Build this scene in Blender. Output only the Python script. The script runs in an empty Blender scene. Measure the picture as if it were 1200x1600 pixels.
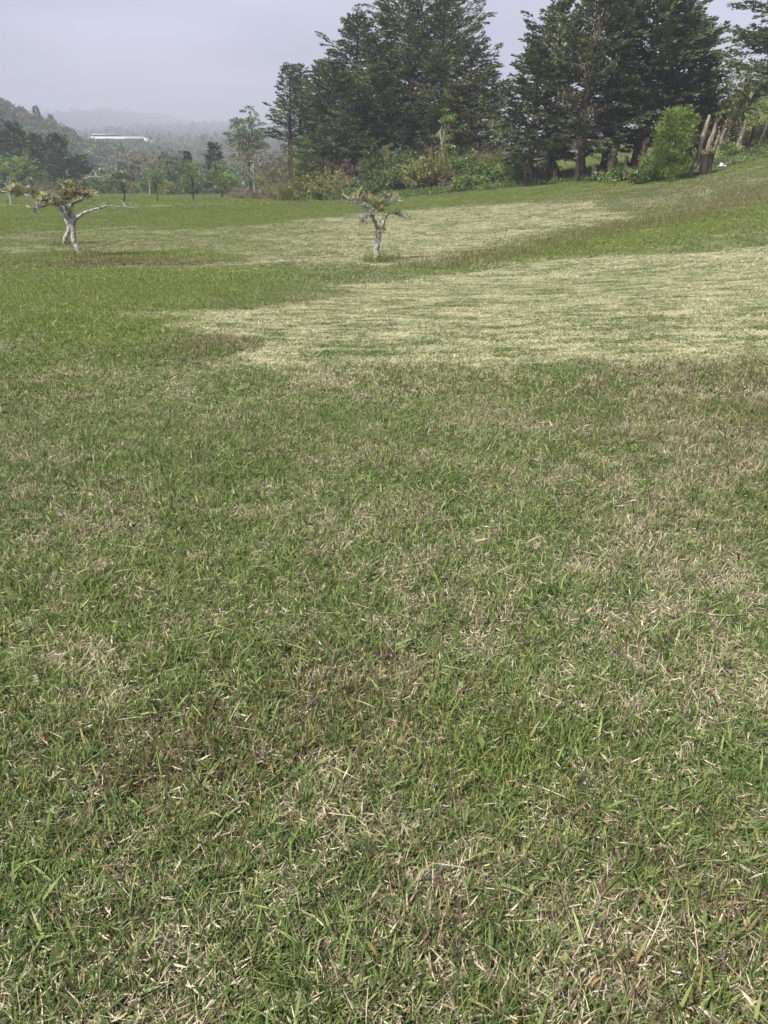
import bpy, math, random
import numpy as np
from mathutils import Vector, Euler

SC = bpy.context.scene
COL = SC.collection
R = math.radians

# ------------------------------------------------------------------ camera, sky, sun, exposure
cam_d = bpy.data.cameras.new('camera')
cam = bpy.data.objects.new('camera', cam_d)
COL.objects.link(cam)
cam.location = (0, 0, 1.55)
PITCH = 23.87
cam.rotation_euler = (R(90 - PITCH), 0, 0)
cam_d.sensor_fit = 'VERTICAL'
cam_d.sensor_height = 36
cam_d.sensor_width = 27
cam_d.lens = 26.19
cam_d.clip_start = 0.05
cam_d.clip_end = 6000
SC.camera = cam

SUN_EL, SUN_AZ = 55.0, -128.0         # azimuth from the view axis (+Y); negative is left
world = bpy.data.worlds.new('World')
SC.world = world
world.use_nodes = True
wt = world.node_tree
wt.nodes.clear()


def wn(t, **k):
    n = wt.nodes.new(t)
    for a, b in k.items():
        setattr(n, a, b)
    return n


sky = wn('ShaderNodeTexSky', sky_type='NISHITA', sun_disc=False)
sky.sun_elevation = R(SUN_EL)
sky.sun_rotation = R(SUN_AZ)
sky.dust_density = 3.0
tcw = wn('ShaderNodeTexCoord')
mpw = wn('ShaderNodeMapping')
mpw.inputs['Scale'].default_value = (1.2, 1.2, 4.5)
nzw = wn('ShaderNodeTexNoise')
nzw.inputs['Scale'].default_value = 1.6
nzw.inputs['Detail'].default_value = 4
nzw.inputs['Roughness'].default_value = 0.5
rpw = wn('ShaderNodeValToRGB')
rpw.color_ramp.elements[0].position = 0.36
rpw.color_ramp.elements[0].color = (2.1, 2.15, 2.8, 1)
rpw.color_ramp.elements[1].position = 0.66
rpw.color_ramp.elements[1].color = (4.1, 4.12, 5.1, 1)
mxw = wn('ShaderNodeMix', data_type='RGBA')
mxw.inputs[0].default_value = 0.93
bgw = wn('ShaderNodeBackground')
bgw.inputs['Strength'].default_value = 0.1
wow = wn('ShaderNodeOutputWorld')
L = wt.links.new
L(tcw.outputs['Generated'], mpw.inputs['Vector'])
L(mpw.outputs[0], nzw.inputs['Vector'])
spx = wn('ShaderNodeSeparateXYZ')
max_ = wn('ShaderNodeMath', operation='MULTIPLY_ADD')
max_.inputs[1].default_value = 0.16
L(tcw.outputs['Generated'], spx.inputs[0])
L(spx.outputs[0], max_.inputs[0])
L(nzw.outputs['Fac'], max_.inputs[2])
L(max_.outputs[0], rpw.inputs['Fac'])
L(sky.outputs[0], mxw.inputs[6])
L(rpw.outputs[0], mxw.inputs[7])
L(mxw.outputs[2], bgw.inputs['Color'])
L(bgw.outputs[0], wow.inputs['Surface'])

sun_d = bpy.data.lights.new('sun', 'SUN')
sun_d.energy = 5.0
sun_d.angle = R(6)
sun_d.color = (1.0, 0.96, 0.89)
sun = bpy.data.objects.new('sun', sun_d)
COL.objects.link(sun)
_az = R(SUN_AZ)      # light comes from the left and from behind the camera
_dir = Vector((math.sin(_az) * math.cos(R(SUN_EL)), math.cos(_az) * math.cos(R(SUN_EL)), math.sin(R(SUN_EL))))
sun.rotation_euler = _dir.to_track_quat('Z', 'Y').to_euler()

SC.view_settings.view_transform = 'Standard'
SC.view_settings.look = 'None'
SC.view_settings.exposure = 1.05
SC.view_settings.gamma = 1.0
SC.view_settings.use_curve_mapping = False
SC.render.engine = 'CYCLES'
SC.cycles.max_bounces = 6
SC.cycles.diffuse_bounces = 3
SC.cycles.glossy_bounces = 2
SC.cycles.transmission_bounces = 3
SC.cycles.volume_bounces = 1
SC.cycles.transparent_max_bounces = 6
SC.cycles.use_denoising = True


# ------------------------------------------------------------------ terrain
def S(t):
    t = np.clip(t, 0, 1)
    return t * t * (3 - 2 * t)


_rn = np.random.RandomState(5)
_W = [(_rn.uniform(0, 6.28), _rn.uniform(0, 6.28), _rn.uniform(0, 6.28)) for _ in range(12)]


def wav(x, y, f, k=5, o=0):
    s = 0
    for i in range(k):
        a, p, q = _W[(i + o) % 12]
        s = s + np.sin(f * (1 + .37 * i) * (x * math.cos(a) + y * math.sin(a)) + p + 1.3 * np.sin(f * .6 * (y * math.cos(a) - x * math.sin(a)) + q))
    return s / k


def Hn(x, y):
    x = np.asarray(x, float)
    y = np.asarray(y, float)
    h = -0.9 * S((y - 7) / 18) * (1 - S((y - 30) / 45))
    return h + 1.5 * S((y - 15) / 45) * S((x + 15) / 30) + 0.0045 * np.clip(x, 0, 60) ** 2


def H(x, y):
    x = np.asarray(x, float)
    y = np.asarray(y, float)
    h = Hn(x, y) + 0.035 * wav(x, y, .45) * S(y / 10) + 0.006 * wav(x, y, 3.1, 4, 3) * (1 - S((y - 10) / 30))
    h = h - 12 * S((y - 122) / 60)
    far = y > 150
    zA = np.interp(x, [-420, -300, -170, -146, -124, -103, -85, -57, 0, 200], [60, 47, 29.5, 20, 10.5, 5, 1, -2, -6, -6])
    a = -12 + (zA + 12) * S((y - 190) / 170) - (zA + 12) * .6 * S((y - 370) / 90)
    zB = np.interp(x, [-500, -260, -196, -160, -132, -105, -66, 0, 300], [40, 27, 22.5, 21, 17.5, 13.5, 6, 2, 4])
    b = -12 + (zB + 12) * S((y - 400) / 150)
    zc = np.interp(y, [0, 560, 700, 1000, 1400, 2000, 2800, 3100], [-12, 12, 27, 48, 78, 124, 190, 205])
    c = zc + (8 * np.sin(x / 150 + 1) + 5 * np.sin(x / 61 + 2)) * np.clip((y - 600) / 900, 0, 2)
    hh = np.maximum(np.maximum(a, b), c) + 1.6 * wav(x, y, .035) * S((y - 190) / 60)
    return np.where(far, np.maximum(h, hh), h)


def poly_sd(px, py, poly):
    P = np.array(poly, float)
    n = len(P)
    best = np.full(px.shape, 1e9)
    ins = np.zeros(px.shape, bool)
    for i in range(n):
        x1, y1 = P[i]
        x2, y2 = P[(i + 1) % n]
        dx, dy = x2 - x1, y2 - y1
        t = np.clip(((px - x1) * dx + (py - y1) * dy) / (dx * dx + dy * dy + 1e-9), 0, 1)
        best = np.minimum(best, np.hypot(px - x1 - t * dx, py - y1 - t * dy))
        c = ((y1 > py) != (y2 > py)) & (px < (x2 - x1) * (py - y1) / (y2 - y1 + 1e-12) + x1)
        ins ^= c
    return np.where(ins, best, -best)


HAY1 = [(-1.64, 6.77), (-1.48, 6.57), (-1.15, 6.64), (-0.58, 6.71), (0.0, 6.9), (0.3, 7.03), (0.58, 6.68), (0.99, 6.75), (1.37, 6.6), (1.76, 6.78), (2.36, 6.83), (2.98, 6.92), (3.59, 6.95), (6.5, 7.1), (15.5, 21.6), (11.31, 23.23), (9.58, 23.55), (8.46, 23.59), (6.62, 24.61), (4.01, 24.52), (2.16, 21.86), (0.63, 19.04), (-1.43, 17.25), (-0.45, 13.48), (-1.47, 11.73), (-2.4, 10.6), (-3.14, 10.22), (-2.54, 9.55), (-2.2, 8.62), (-1.5, 7.99), (-1.29, 7.54), (-1.42, 7.17)]
HAY2 = [(-24.82, 36.17), (-18.69, 38.6), (-16.77, 41.67), (-15.54, 42.95), (-14.33, 44.61), (-11.26, 41.16), (-6.84, 42.62), (-4.74, 45.52), (-1.48, 46.27), (3.75, 47.22), (8.83, 42.78), (10.74, 42.37), (10.38, 40.18), (10.94, 35.12), (9.74, 33.79), (7.08, 31.37), (4.63, 28.54), (2.46, 25.07), (0.79, 24.17), (-1.22, 24.91), (-3.22, 24.53), (-5.01, 22.59), (-6.09, 24.76), (-4.97, 27.69), (-7.45, 30.57), (-10.4, 28.34), (-12.38, 29.82), (-14.62, 29.93), (-20.65, 28.1)]


def seg_d(x, y, pts):
    d = np.full(x.shape, 1e9)
    for (x1, y1), (x2, y2) in zip(pts[:-1], pts[1:]):
        dx, dy = x2 - x1, y2 - y1
        t = np.clip(((x - x1) * dx + (y - y1) * dy) / (dx * dx + dy * dy), 0, 1)
        d = np.minimum(d, np.hypot(x - x1 - t * dx, y - y1 - t * dy))
    return d


SEED_BAND = [(1.6, 24.0), (4.9, 27.4), (7.9, 30.4), (11.6, 32.2), (16.2, 35.0), (22, 39)]


def gb(x, y, cx, cy, rx, ry):
    return np.exp(-((x - cx) / rx) ** 2 - ((y - cy) / ry) ** 2)


def masks(x, y):
    """how much dry hay, brown grass and lush grass grows at a place on the meadow"""
    x = np.asarray(x, float)
    y = np.asarray(y, float)
    jit = .22 * wav(x, y, 2.1, 5, 2) + .1 * wav(x, y, 6.3, 4, 6)
    d1 = poly_sd(x, y, HAY1) + jit * .7 + .1
    d2 = poly_sd(x, y, HAY2) + jit * 1.3
    h1 = S((d1 + .08) / .3)
    h2 = S((d2 + .2) / .6) * (.50 + .42 * S((x + 9) / 10))
    hay = np.maximum(h1, h2)
    hay = np.maximum(hay, .55 * gb(x, y, -4.6, 23.6, 1.8, 1.0))
    hay = np.maximum(hay, .45 * gb(x, y, -1.9, 6.6, .5, .25))
    hay = np.maximum(hay, 1.0 * gb(x, y, -2.65, 10.25, 1.1, .45))
    hay = np.maximum(hay, .9 * gb(x, y, -1.35, 6.85, .45, .3))
    br = .55 * gb(x, y, -1.75, 7.9, .42, .6) + .6 * gb(x, y, -9.4, 25.4, 3.4, 1.3) + .5 * gb(x, y, -4.3, 25.6, 3.4, 1.0)  # brown grass; patches by the left trees also paint in their contact shade
    br = br + .34 * np.exp(-(seg_d(x, y, SEED_BAND) / 1.7) ** 2) * S((y - 22) / 4)
    br = br + .4 * gb(x, y, 3.6, 6.2, 1.8, .8) + .4 * gb(x, y, 2.4, 4.6, 1.1, 1.3) + .5 * gb(x, y, -.58, 1.75, .3, .3)
    br = br + .55 * gb(x, y, -.08, 1.98, .4, .22) + .5 * gb(x, y, .8, 1.15, .45, .3) + .3 * gb(x, y, .1, 1.2, .35, .25)
    br = br + .35 * gb(x, y, -12, 34, 3, 1.5) + .15 * gb(x, y, 15, 44, 5, 3) + .22 * gb(x, y, 20, 36, 8, 4)
    br = br + .5 * S((y - 52) / 10) * gb(x, y, 4, 56, 16, 5)
    lush = .8 * S((-x - .2 - .05 * y) / 2.5) * S((y - 4.5) / 5) + .75 * S((y - 44) / 5) + .5 * gb(x, y, 8, 27.5, 6, 4)
    lush = lush + .5 * np.exp(-(seg_d(x, y, SEED_BAND) / 3) ** 2) + .5 * gb(x, y, 14, 46, 8, 4) + .35 * gb(x, y, -1.2, 2.4, .9, .9) + .4 * gb(x, y, .35, 1.75, .35, .25) + .5 * gb(x, y, 14, 30, 8, 4)
    lush = lush + .05 * (y < 7)
    lush = lush * (1 - np.clip(hay, 0, 1) * .85) * (1 - np.clip(br, 0, 1) * .5)
    lush = np.clip(lush + .12 * wav(x, y, .5, 5, 4), 0, 1)
    return np.clip(hay, 0, 1), np.clip(br * (1 - .6 * hay), 0, 1), lush


# ------------------------------------------------------------------ mesh helpers
class G:
    """collects vertices, quads, triangles and per-vertex values for ONE mesh"""

    def __init__(s):
        s.v, s.q, s.t, s.n = [], [], [], 0
        s.a = {}

    def add(self, V, Q=None, T=None, **attrs):
        V = np.asarray(V, float).reshape(-1, 3)
        if Q is not None and len(Q):
            self.q.append(np.asarray(Q) + self.n)
        if T is not None and len(T):
            self.t.append(np.asarray(T) + self.n)
        for k in set(self.a) | set(attrs):
            if k not in self.a:
                self.a[k] = [np.zeros(self.n)]
            val = attrs.get(k, 0.0)
            self.a[k].append(np.broadcast_to(np.asarray(val, float), (len(V),)))
        self.v.append(V)
        self.n += len(V)
        return self

    def merge(s, o, off=(0, 0, 0)):
        V, Q, T, A = o.arr()
        return s.add(V + np.array(off), Q, T, **A)

    def arr(s):
        V = np.concatenate(s.v) if s.v else np.zeros((0, 3))
        Q = np.concatenate(s.q) if s.q else np.zeros((0, 4), int)
        T = np.concatenate(s.t) if s.t else np.zeros((0, 3), int)
        return V, Q, T, {k: np.concatenate(v) for k, v in s.a.items()}

    def mesh(s, name, mat=None, smooth=False, ints=()):
        V, Q, T, A = s.arr()
        me = bpy.data.meshes.new(name)
        me.vertices.add(len(V))
        me.vertices.foreach_set('co', V.ravel())
        nl = len(Q) * 4 + len(T) * 3
        me.loops.add(nl)
        me.loops.foreach_set('vertex_index', np.concatenate([Q.ravel(), T.ravel()]).astype(np.int32))
        me.polygons.add(len(Q) + len(T))
        st = np.concatenate([np.arange(len(Q)) * 4, len(Q) * 4 + np.arange(len(T)) * 3]).astype(np.int32)
        me.polygons.foreach_set('loop_start', st)
        if smooth:
            me.polygons.foreach_set('use_smooth', np.ones(len(Q) + len(T), bool))
        for k, v in A.items():
            if k in ints:
                at = me.attributes.new(k, 'INT', 'POINT')
                at.data.foreach_set('value', v.astype(np.int32))
            else:
                at = me.attributes.new(k, 'FLOAT', 'POINT')
                at.data.foreach_set('value', v.astype(np.float32))
        if mat:
            me.materials.append(mat)
        me.update()
        me.validate()
        return me


def obj(name, g, mat=None, parent=None, loc=None, rot=None, smooth=False, label=None):
    me = g if isinstance(g, bpy.types.Mesh) else g.mesh(name, mat, smooth)
    o = bpy.data.objects.new(name, me)
    COL.objects.link(o)
    if parent:
        o.parent = parent
    if loc is not None:
        o.location = loc
    if rot is not None:
        o.rotation_euler = rot
    if label:
        o['label'] = label
    if name in STUFF_PARTS:
        o['kind'] = 'stuff'
    return o


STUFF_PARTS = {'crown', 'foliage', 'hanging_lichen', 'lichen', 'moss', 'seed_heads', 'petals', 'stems', 'branches'}


def thing(name, label, cat, loc, rz=0, group=None):
    o = bpy.data.objects.new(name, None)
    o.empty_display_size = .3
    COL.objects.link(o)
    o.location = loc
    o.rotation_euler = (0, 0, rz)
    o['label'] = label
    o['category'] = cat
    if group:
        o['group'] = group
    return o


def tag(o, label, cat, group=None):
    o['label'] = label
    o['category'] = cat
    if group:
        o['group'] = group
    return o


def tube(g, pts, rad, sides=7, rng=None, rough=0.0, cap=True, **at):
    P = np.asarray(pts, float)
    n = len(P)
    rad = np.broadcast_to(np.asarray(rad, float), (n,))
    T = np.gradient(P, axis=0)
    T /= np.linalg.norm(T, axis=1)[:, None] + 1e-9
    ref = np.array([0, 0, 1.0]) if abs(T[0, 2]) < .8 else np.array([1.0, 0, 0])
    V = []
    u = np.cross(T[0], ref)
    u /= np.linalg.norm(u)
    for i in range(n):
        u = u - T[i] * u.dot(T[i])
        u /= np.linalg.norm(u) + 1e-9
        w = np.cross(T[i], u)
        a = np.arange(sides) * 2 * math.pi / sides
        rr = rad[i] * (1 + (rng.uniform(-rough, rough, sides) if rng is not None and rough else 0))
        V.append(P[i] + np.outer(np.cos(a) * rr, u) + np.outer(np.sin(a) * rr, w))
    V = np.concatenate(V)
    i = np.arange(n - 1)[:, None] * sides
    k = np.arange(sides)[None, :]
    k2 = (k + 1) % sides
    Q = np.stack([i + k, i + k2, i + sides + k2, i + sides + k], -1).reshape(-1, 4)
    Tt = None
    if cap:
        V = np.vstack([V, P[-1] + T[-1] * rad[-1] * .4])
        c = len(V) - 1
        b = (n - 1) * sides
        Tt = np.array([[b + j, b + (j + 1) % sides, c] for j in range(sides)])
    g.add(V, Q, Tt, **at)


def smooth_line(pts, n=12):
    """Catmull-Rom through the given points"""
    P = np.asarray(pts, float)
    P = np.vstack([2 * P[0] - P[1], P, 2 * P[-1] - P[-2]])
    out = []
    m = len(P) - 3
    per = max(2, n // m)
    for i in range(m):
        p0, p1, p2, p3 = P[i:i + 4]
        for t in np.linspace(0, 1, per, endpoint=False):
            out.append(.5 * ((2 * p1) + (-p0 + p2) * t + (2 * p0 - 5 * p1 + 4 * p2 - p3) * t * t + (-p0 + 3 * p1 - 3 * p2 + p3) * t ** 3))
    out.append(P[-2])
    return np.array(out)


def unit(v):
    return v / (np.linalg.norm(v, axis=-1, keepdims=True) + 1e-9)


def leaves(g, P, D, Ln, Wd, rng, fold=.15, **at):
    """diamond leaves: base P, direction D (N,3), with a random roll"""
    n = len(P)
    D = unit(D)
    s = unit(np.cross(D, unit(rng.normal(0, 1, (n, 3)))))
    nn = np.cross(s, D)
    Ln = np.broadcast_to(Ln, (n,))[:, None]
    Wd = np.broadcast_to(Wd, (n,))[:, None]
    mid = P + D * Ln * .45 - nn * Ln * fold * .5
    V = np.stack([P, mid + s * Wd * .5, P + D * Ln, mid - s * Wd * .5], 1).reshape(-1, 3)
    Q = np.arange(n * 4).reshape(-1, 4)
    g.add(V, Q, **{k: np.repeat(np.broadcast_to(v, (n,)), 4) for k, v in at.items()})


def blades(g, B, az, L, W, tilt, bend, rng, roll=None, **at):
    """curved tapering blades; B (N,3) bases, az heading, tilt from vertical, bend = droop"""
    n = len(B)
    hd = np.stack([np.cos(az), np.sin(az), np.zeros(n)], 1)
    sd = np.stack([-np.sin(az), np.cos(az), np.zeros(n)], 1)
    if roll is None:
        roll = rng.uniform(-.9, .9, n)
    curl = rng.normal(0, .12, n)
    ts = [0, .35, .7, 1]
    ws = [.55, 1, .75, 0]
    C = []
    for t in ts:
        out = np.sin(tilt) * t + bend * t * t * .6
        up = np.cos(tilt) * t - bend * t * t * .55
        up = np.maximum(up, -.02)
        C.append(B + hd * (L * out)[:, None] + np.array([0, 0, 1.0]) * (L * up)[:, None] + sd * (L * curl * t * t)[:, None])
    wv = unit(sd * np.cos(roll)[:, None] + np.array([0, 0, 1.0]) * np.sin(roll)[:, None])
    V = []
    for c, w in zip(C[:3], ws[:3]):
        V += [c - wv * (W * w * .5)[:, None], c + wv * (W * w * .5)[:, None]]
    V.append(C[3])
    V = np.stack(V, 1).reshape(-1, 3)
    b = np.arange(n)[:, None] * 7
    Q = np.concatenate([b + np.array([[0, 1, 3, 2]]), b + np.array([[2, 3, 5, 4]])])
    T = b + np.array([[4, 5, 6]])
    A = {k: np.repeat(np.broadcast_to(v, (n,)), 7) for k, v in at.items()}
    A['t'] = np.tile(np.array([0, 0, .35, .35, .7, .7, 1.0]), n)
    g.add(V, Q, T, **A)


# ------------------------------------------------------------------ materials
class M:
    def __init__(s, name):
        s.m = bpy.data.materials.new(name)
        s.m.use_nodes = True
        s.t = s.m.node_tree
        s.t.nodes.clear()
        s.out = s.n('ShaderNodeOutputMaterial')

    def n(s, ty, **k):
        nd = s.t.nodes.new(ty)
        for a, b in k.items():
            setattr(nd, a, b)
        return nd

    def put(s, sock, v):
        if v is None:
            return
        if isinstance(v, bpy.types.NodeSocket):
            s.t.links.new(v, sock)
        elif isinstance(v, (tuple, list)) and len(v) == 3 and sock.type == 'RGBA':
            sock.default_value = (*v, 1)
        else:
            sock.default_value = v

    def pos(s):
        return s.n('ShaderNodeNewGeometry').outputs['Position']

    def attr(s, name, inst=False):
        a = s.n('ShaderNodeAttribute', attribute_name=name, attribute_type='INSTANCER' if inst else 'GEOMETRY')
        return a.outputs['Fac']

    def noise(s, vec, scale, detail=3, rough=.5, dist=0.0):
        n = s.n('ShaderNodeTexNoise')
        s.put(n.inputs['Vector'], vec)
        n.inputs['Scale'].default_value = scale
        n.inputs['Detail'].default_value = detail
        n.inputs['Roughness'].default_value = rough
        n.inputs['Distortion'].default_value = dist
        return n.outputs['Fac']

    def map(s, vec, rz=0, scale=(1, 1, 1)):
        m = s.n('ShaderNodeMapping')
        s.put(m.inputs['Vector'], vec)
        m.inputs['Rotation'].default_value = (0, 0, rz)
        m.inputs['Scale'].default_value = scale
        return m.outputs[0]

    def math(s, op, a, b=None, c=None, clamp=False):
        m = s.n('ShaderNodeMath', operation=op, use_clamp=clamp)
        s.put(m.inputs[0], a)
        s.put(m.inputs[1], b)
        s.put(m.inputs[2], c)
        return m.outputs[0]

    def ma(s, a, k, c):
        return s.math('MULTIPLY_ADD', a, k, c)

    def mix(s, f, a, b, blend='MIX'):
        m = s.n('ShaderNodeMix', data_type='RGBA', blend_type=blend)
        s.put(m.inputs[0], f)
        s.put(m.inputs[6], a)
        s.put(m.inputs[7], b)
        return m.outputs[2]

    def ramp(s, f, stops, interp='LINEAR'):
        r = s.n('ShaderNodeValToRGB')
        cr = r.color_ramp
        cr.interpolation = interp
        while len(cr.elements) < len(stops):
            cr.elements.new(1)
        for e, (p, c) in zip(cr.elements, stops):
            e.position = p
            e.color = (*c, 1)
        s.put(r.inputs[0], f)
        return r.outputs[0]

    def surf(s, col, rough=.6, spec=.3, trans=0.0, tcol=None, bump=None, bs=.3, bd=.02):
        p = s.n('ShaderNodeBsdfPrincipled')
        s.put(p.inputs['Base Color'], col)
        s.put(p.inputs['Roughness'], rough)
        p.inputs['Specular IOR Level'].default_value = spec
        if bump is not None:
            b = s.n('ShaderNodeBump')
            b.inputs['Strength'].default_value = bs
            b.inputs['Distance'].default_value = bd
            s.put(b.inputs['Height'], bump)
            s.t.links.new(b.outputs[0], p.inputs['Normal'])
        o = p.outputs[0]
        if trans:
            tr = s.n('ShaderNodeBsdfTranslucent')
            s.put(tr.inputs['Color'], tcol if tcol is not None else col)
            mx = s.n('ShaderNodeMixShader')
            mx.inputs[0].default_value = trans
            s.t.links.new(o, mx.inputs[1])
            s.t.links.new(tr.outputs[0], mx.inputs[2])
            o = mx.outputs[0]
        s.t.links.new(o, s.out.inputs['Surface'])
        return s.m


def leaf_mat(name, dark, mid, light, trans=.25, rough=.5, nscale=.7, spec=.35):
    m = M(name)
    p = m.pos()
    n = m.noise(p, nscale, 3, .6)
    f = m.ma(m.math('SUBTRACT', n, .5), 1.1, m.attr('tint'))
    c = m.ramp(f, [(0, dark), (.5, mid), (1, light)])
    return m.surf(c, rough, spec, trans)


def grass_colours(m, inst, r, q, s_, t=None):
    """shared colour logic of the meadow: straw, green and purple-brown blades by place"""
    p = m.pos()
    hay, br, lush = m.attr('hay', inst), m.attr('brown', inst), m.attr('lush', inst)
    n1 = m.noise(p, 1.1, 3, .6)
    n2 = m.noise(p, 6.5, 2, .6)
    n4 = m.noise(p, .28, 2, .5)
    st = m.noise(m.map(p, R(-13), (.75, 2.2, 1)), 1.0, 5, .7, 1.6)
    st2 = m.noise(m.map(p, R(-18), (2.0, 8.0, 1)), 1.0, 4, .7, 1.2)
    d = m.ma(m.math('SUBTRACT', n1, .5), 1.2, .335)
    d = m.ma(m.math('SUBTRACT', n2, .5), 1.15, d)
    d = m.ma(m.math('SUBTRACT', n4, .5), .5, d)
    d = m.ma(lush, -.42, d)
    stk = m.math('ADD', m.ma(m.math('SUBTRACT', st, .5), 3.4, .27), m.math('MULTIPLY', m.math('SUBTRACT', st2, .5), 2.2))
    d = m.ma(hay, stk, d)
    isdry = m.math('LESS_THAN', r, d)
    b = m.ma(m.math('SUBTRACT', m.noise(p, 2.3, 3, .6), .5), .9, m.ma(br, .8, .07))
    isbr = m.math('LESS_THAN', q, b)
    straw = m.ramp(s_, [(0, (.15, .11, .08)), (.3, (.32, .26, .185)), (.65, (.48, .41, .28)), (1, (.63, .56, .42))])
    strawy = m.ramp(s_, [(0, (.17, .17, .08)), (.35, (.37, .37, .20)), (.7, (.58, .57, .36)), (1, (.79, .77, .56))])
    straw = m.mix(m.math('MULTIPLY', hay, .8, clamp=True), straw, strawy)
    g1 = m.ramp(s_, [(0, (.028, .043, .014)), (.35, (.078, .120, .032)), (.65, (.145, .195, .064)), (.88, (.225, .27, .10)), (1, (.32, .29, .09))])
    g2 = m.ramp(s_, [(0, (.040, .064, .012)), (.35, (.104, .156, .026)), (.7, (.18, .24, .048)), (1, (.31, .33, .08))])
    grn = m.mix(m.math('MULTIPLY', lush, 1.0, clamp=True), g1, g2)
    brn = m.ramp(s_, [(0, (.050, .036, .027)), (.4, (.115, .082, .054)), (.8, (.20, .155, .080)), (1, (.33, .22, .08))])
    c = m.mix(isbr, grn, brn)
    c = m.mix(isdry, c, straw)
    return c, isdry, st


def make_grass_mat():
    m = M('grass_blades')
    c, isdry, st = grass_colours(m, True, m.attr('r'), m.attr('q'), m.attr('s'))
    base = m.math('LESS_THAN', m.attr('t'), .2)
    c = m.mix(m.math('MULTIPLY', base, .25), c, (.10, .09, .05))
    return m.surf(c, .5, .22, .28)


def make_ground_mat():
    m = M('meadow_ground')
    p = m.pos()
    w1 = m.noise(p, 85, 2, .7)
    w2 = m.noise(p, 60, 2, .7)
    w3 = m.noise(p, 110, 2, .7)
    f = lambda w: m.ma(m.math('SUBTRACT', w, .5), 2.6, .5)
    c, isdry, st = grass_colours(m, False, f(w1), f(w2), f(w3))
    c = m.mix(.5, c, (.055, .05, .028))  # thatch tone, darkened further to paint in the shade between blades
    return m.surf(c, .85, .1, bump=m.noise(p, 40, 4, .7), bs=.8, bd=.03)


def bark_mat(name, a, b, c, scale=6, zs=.35, bs=.7):
    m = M(name)
    tc = m.n('ShaderNodeTexCoord').outputs['Object']
    v = m.map(tc, 0, (1, 1, zs))
    n = m.noise(v, scale, 5, .65, .3)
    col = m.ramp(n, [(.3, a), (.5, b), (.68, c)])
    return m.surf(col, .85, .15, bump=n, bs=bs, bd=.04)


MAT = dict(
    ground=make_ground_mat(), grass=make_grass_mat(),
    cypress=leaf_mat('cypress_foliage', (.020, .036, .015), (.060, .092, .033), (.145, .185, .066), .2, .55),
    cypress_warm=leaf_mat('cypress_foliage_warm', (.030, .044, .020), (.078, .098, .038), (.165, .175, .072), .2, .55),
    dark=leaf_mat('dark_foliage', (.016, .032, .014), (.040, .070, .028), (.09, .135, .048), .15, .5),
    lime=leaf_mat('lime_foliage', (.05, .09, .018), (.15, .23, .042), (.33, .41, .11), .35, .45, 1.5),
    fresh=leaf_mat('fresh_foliage', (.055, .09, .022), (.145, .22, .05), (.31, .40, .12), .3, .5, 1.5),
    mid=leaf_mat('mid_foliage', (.034, .062, .02), (.10, .15, .045), (.22, .28, .095), .25, .5, 1.5),
    olive=leaf_mat('olive_foliage', (.065, .08, .025), (.20, .22, .065), (.40, .40, .16), .25, .55, 1.5),
    reed=leaf_mat('reed_foliage', (.10, .11, .035), (.23, .23, .08), (.42, .38, .17), .25, .55, 1.2),
    tan=leaf_mat('dry_foliage', (.075, .060, .040), (.19, .155, .10), (.38, .32, .22), .15, .7, 1.5),
    brown=leaf_mat('brown_foliage', (.045, .036, .026), (.125, .098, .066), (.25, .205, .135), .15, .7, 1.5),
    grey=leaf_mat('lichen_tuft', (.10, .11, .08), (.24, .25, .19), (.42, .43, .35), .1, .8, 3),
    brom=leaf_mat('bromeliad_leaves', (.05, .07, .03), (.22, .22, .085), (.52, .48, .25), .3, .4, 3),
    red=leaf_mat('red_bromeliad_leaves', (.10, .055, .03), (.24, .13, .06), (.36, .24, .11), .25, .45, 3),
    fern=leaf_mat('fern_leaves', (.045, .08, .022), (.105, .165, .042), (.21, .28, .085), .3, .5, 1.5),
    seed=leaf_mat('seed_heads', (.10, .060, .040), (.19, .125, .075), (.32, .23, .13), .2, .7, 1.5),
    bark=bark_mat('cypress_bark', (.022, .017, .013), (.062, .046, .036), (.13, .10, .078)),
    pale=bark_mat('lichen_bark', (.05, .045, .037), (.30, .29, .25), (.62, .61, .55), 11, .8, .8),
    dead=bark_mat('dead_wood', (.06, .05, .04), (.155, .13, .105), (.30, .265, .22), 8, .2, .6),
    stump=bark_mat('dark_stump_bark', (.012, .010, .008), (.03, .024, .018), (.075, .06, .045), 7, .3),
)


def forest_mat():
    m = M('forest_foliage')
    it = m.attr('itint', True)
    f = m.ma(m.math('SUBTRACT', m.noise(m.pos(), .35, 3, .6), .5), .8, m.attr('tint'))
    a = m.ramp(f, [(0, (.034, .062, .020)), (.5, (.095, .15, .045)), (1, (.20, .26, .085))])
    b = m.ramp(f, [(0, (.045, .060, .030)), (.5, (.125, .145, .060)), (1, (.25, .25, .11))])
    c = m.ramp(f, [(0, (.018, .030, .022)), (.5, (.036, .052, .036)), (1, (.06, .08, .05))])
    k = m.mix(m.math('GREATER_THAN', it, .62), a, b)
    k = m.mix(m.math('LESS_THAN', it, .12), k, c)
    return m.surf(k, .6, .2, .12)


MAT['forest'] = forest_mat()
MAT['hills'] = leaf_mat('hill_ground', (.03, .05, .02), (.055, .08, .03), (.11, .13, .05), 0, .9, .05)

# ------------------------------------------------------------------ ground sheets


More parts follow.
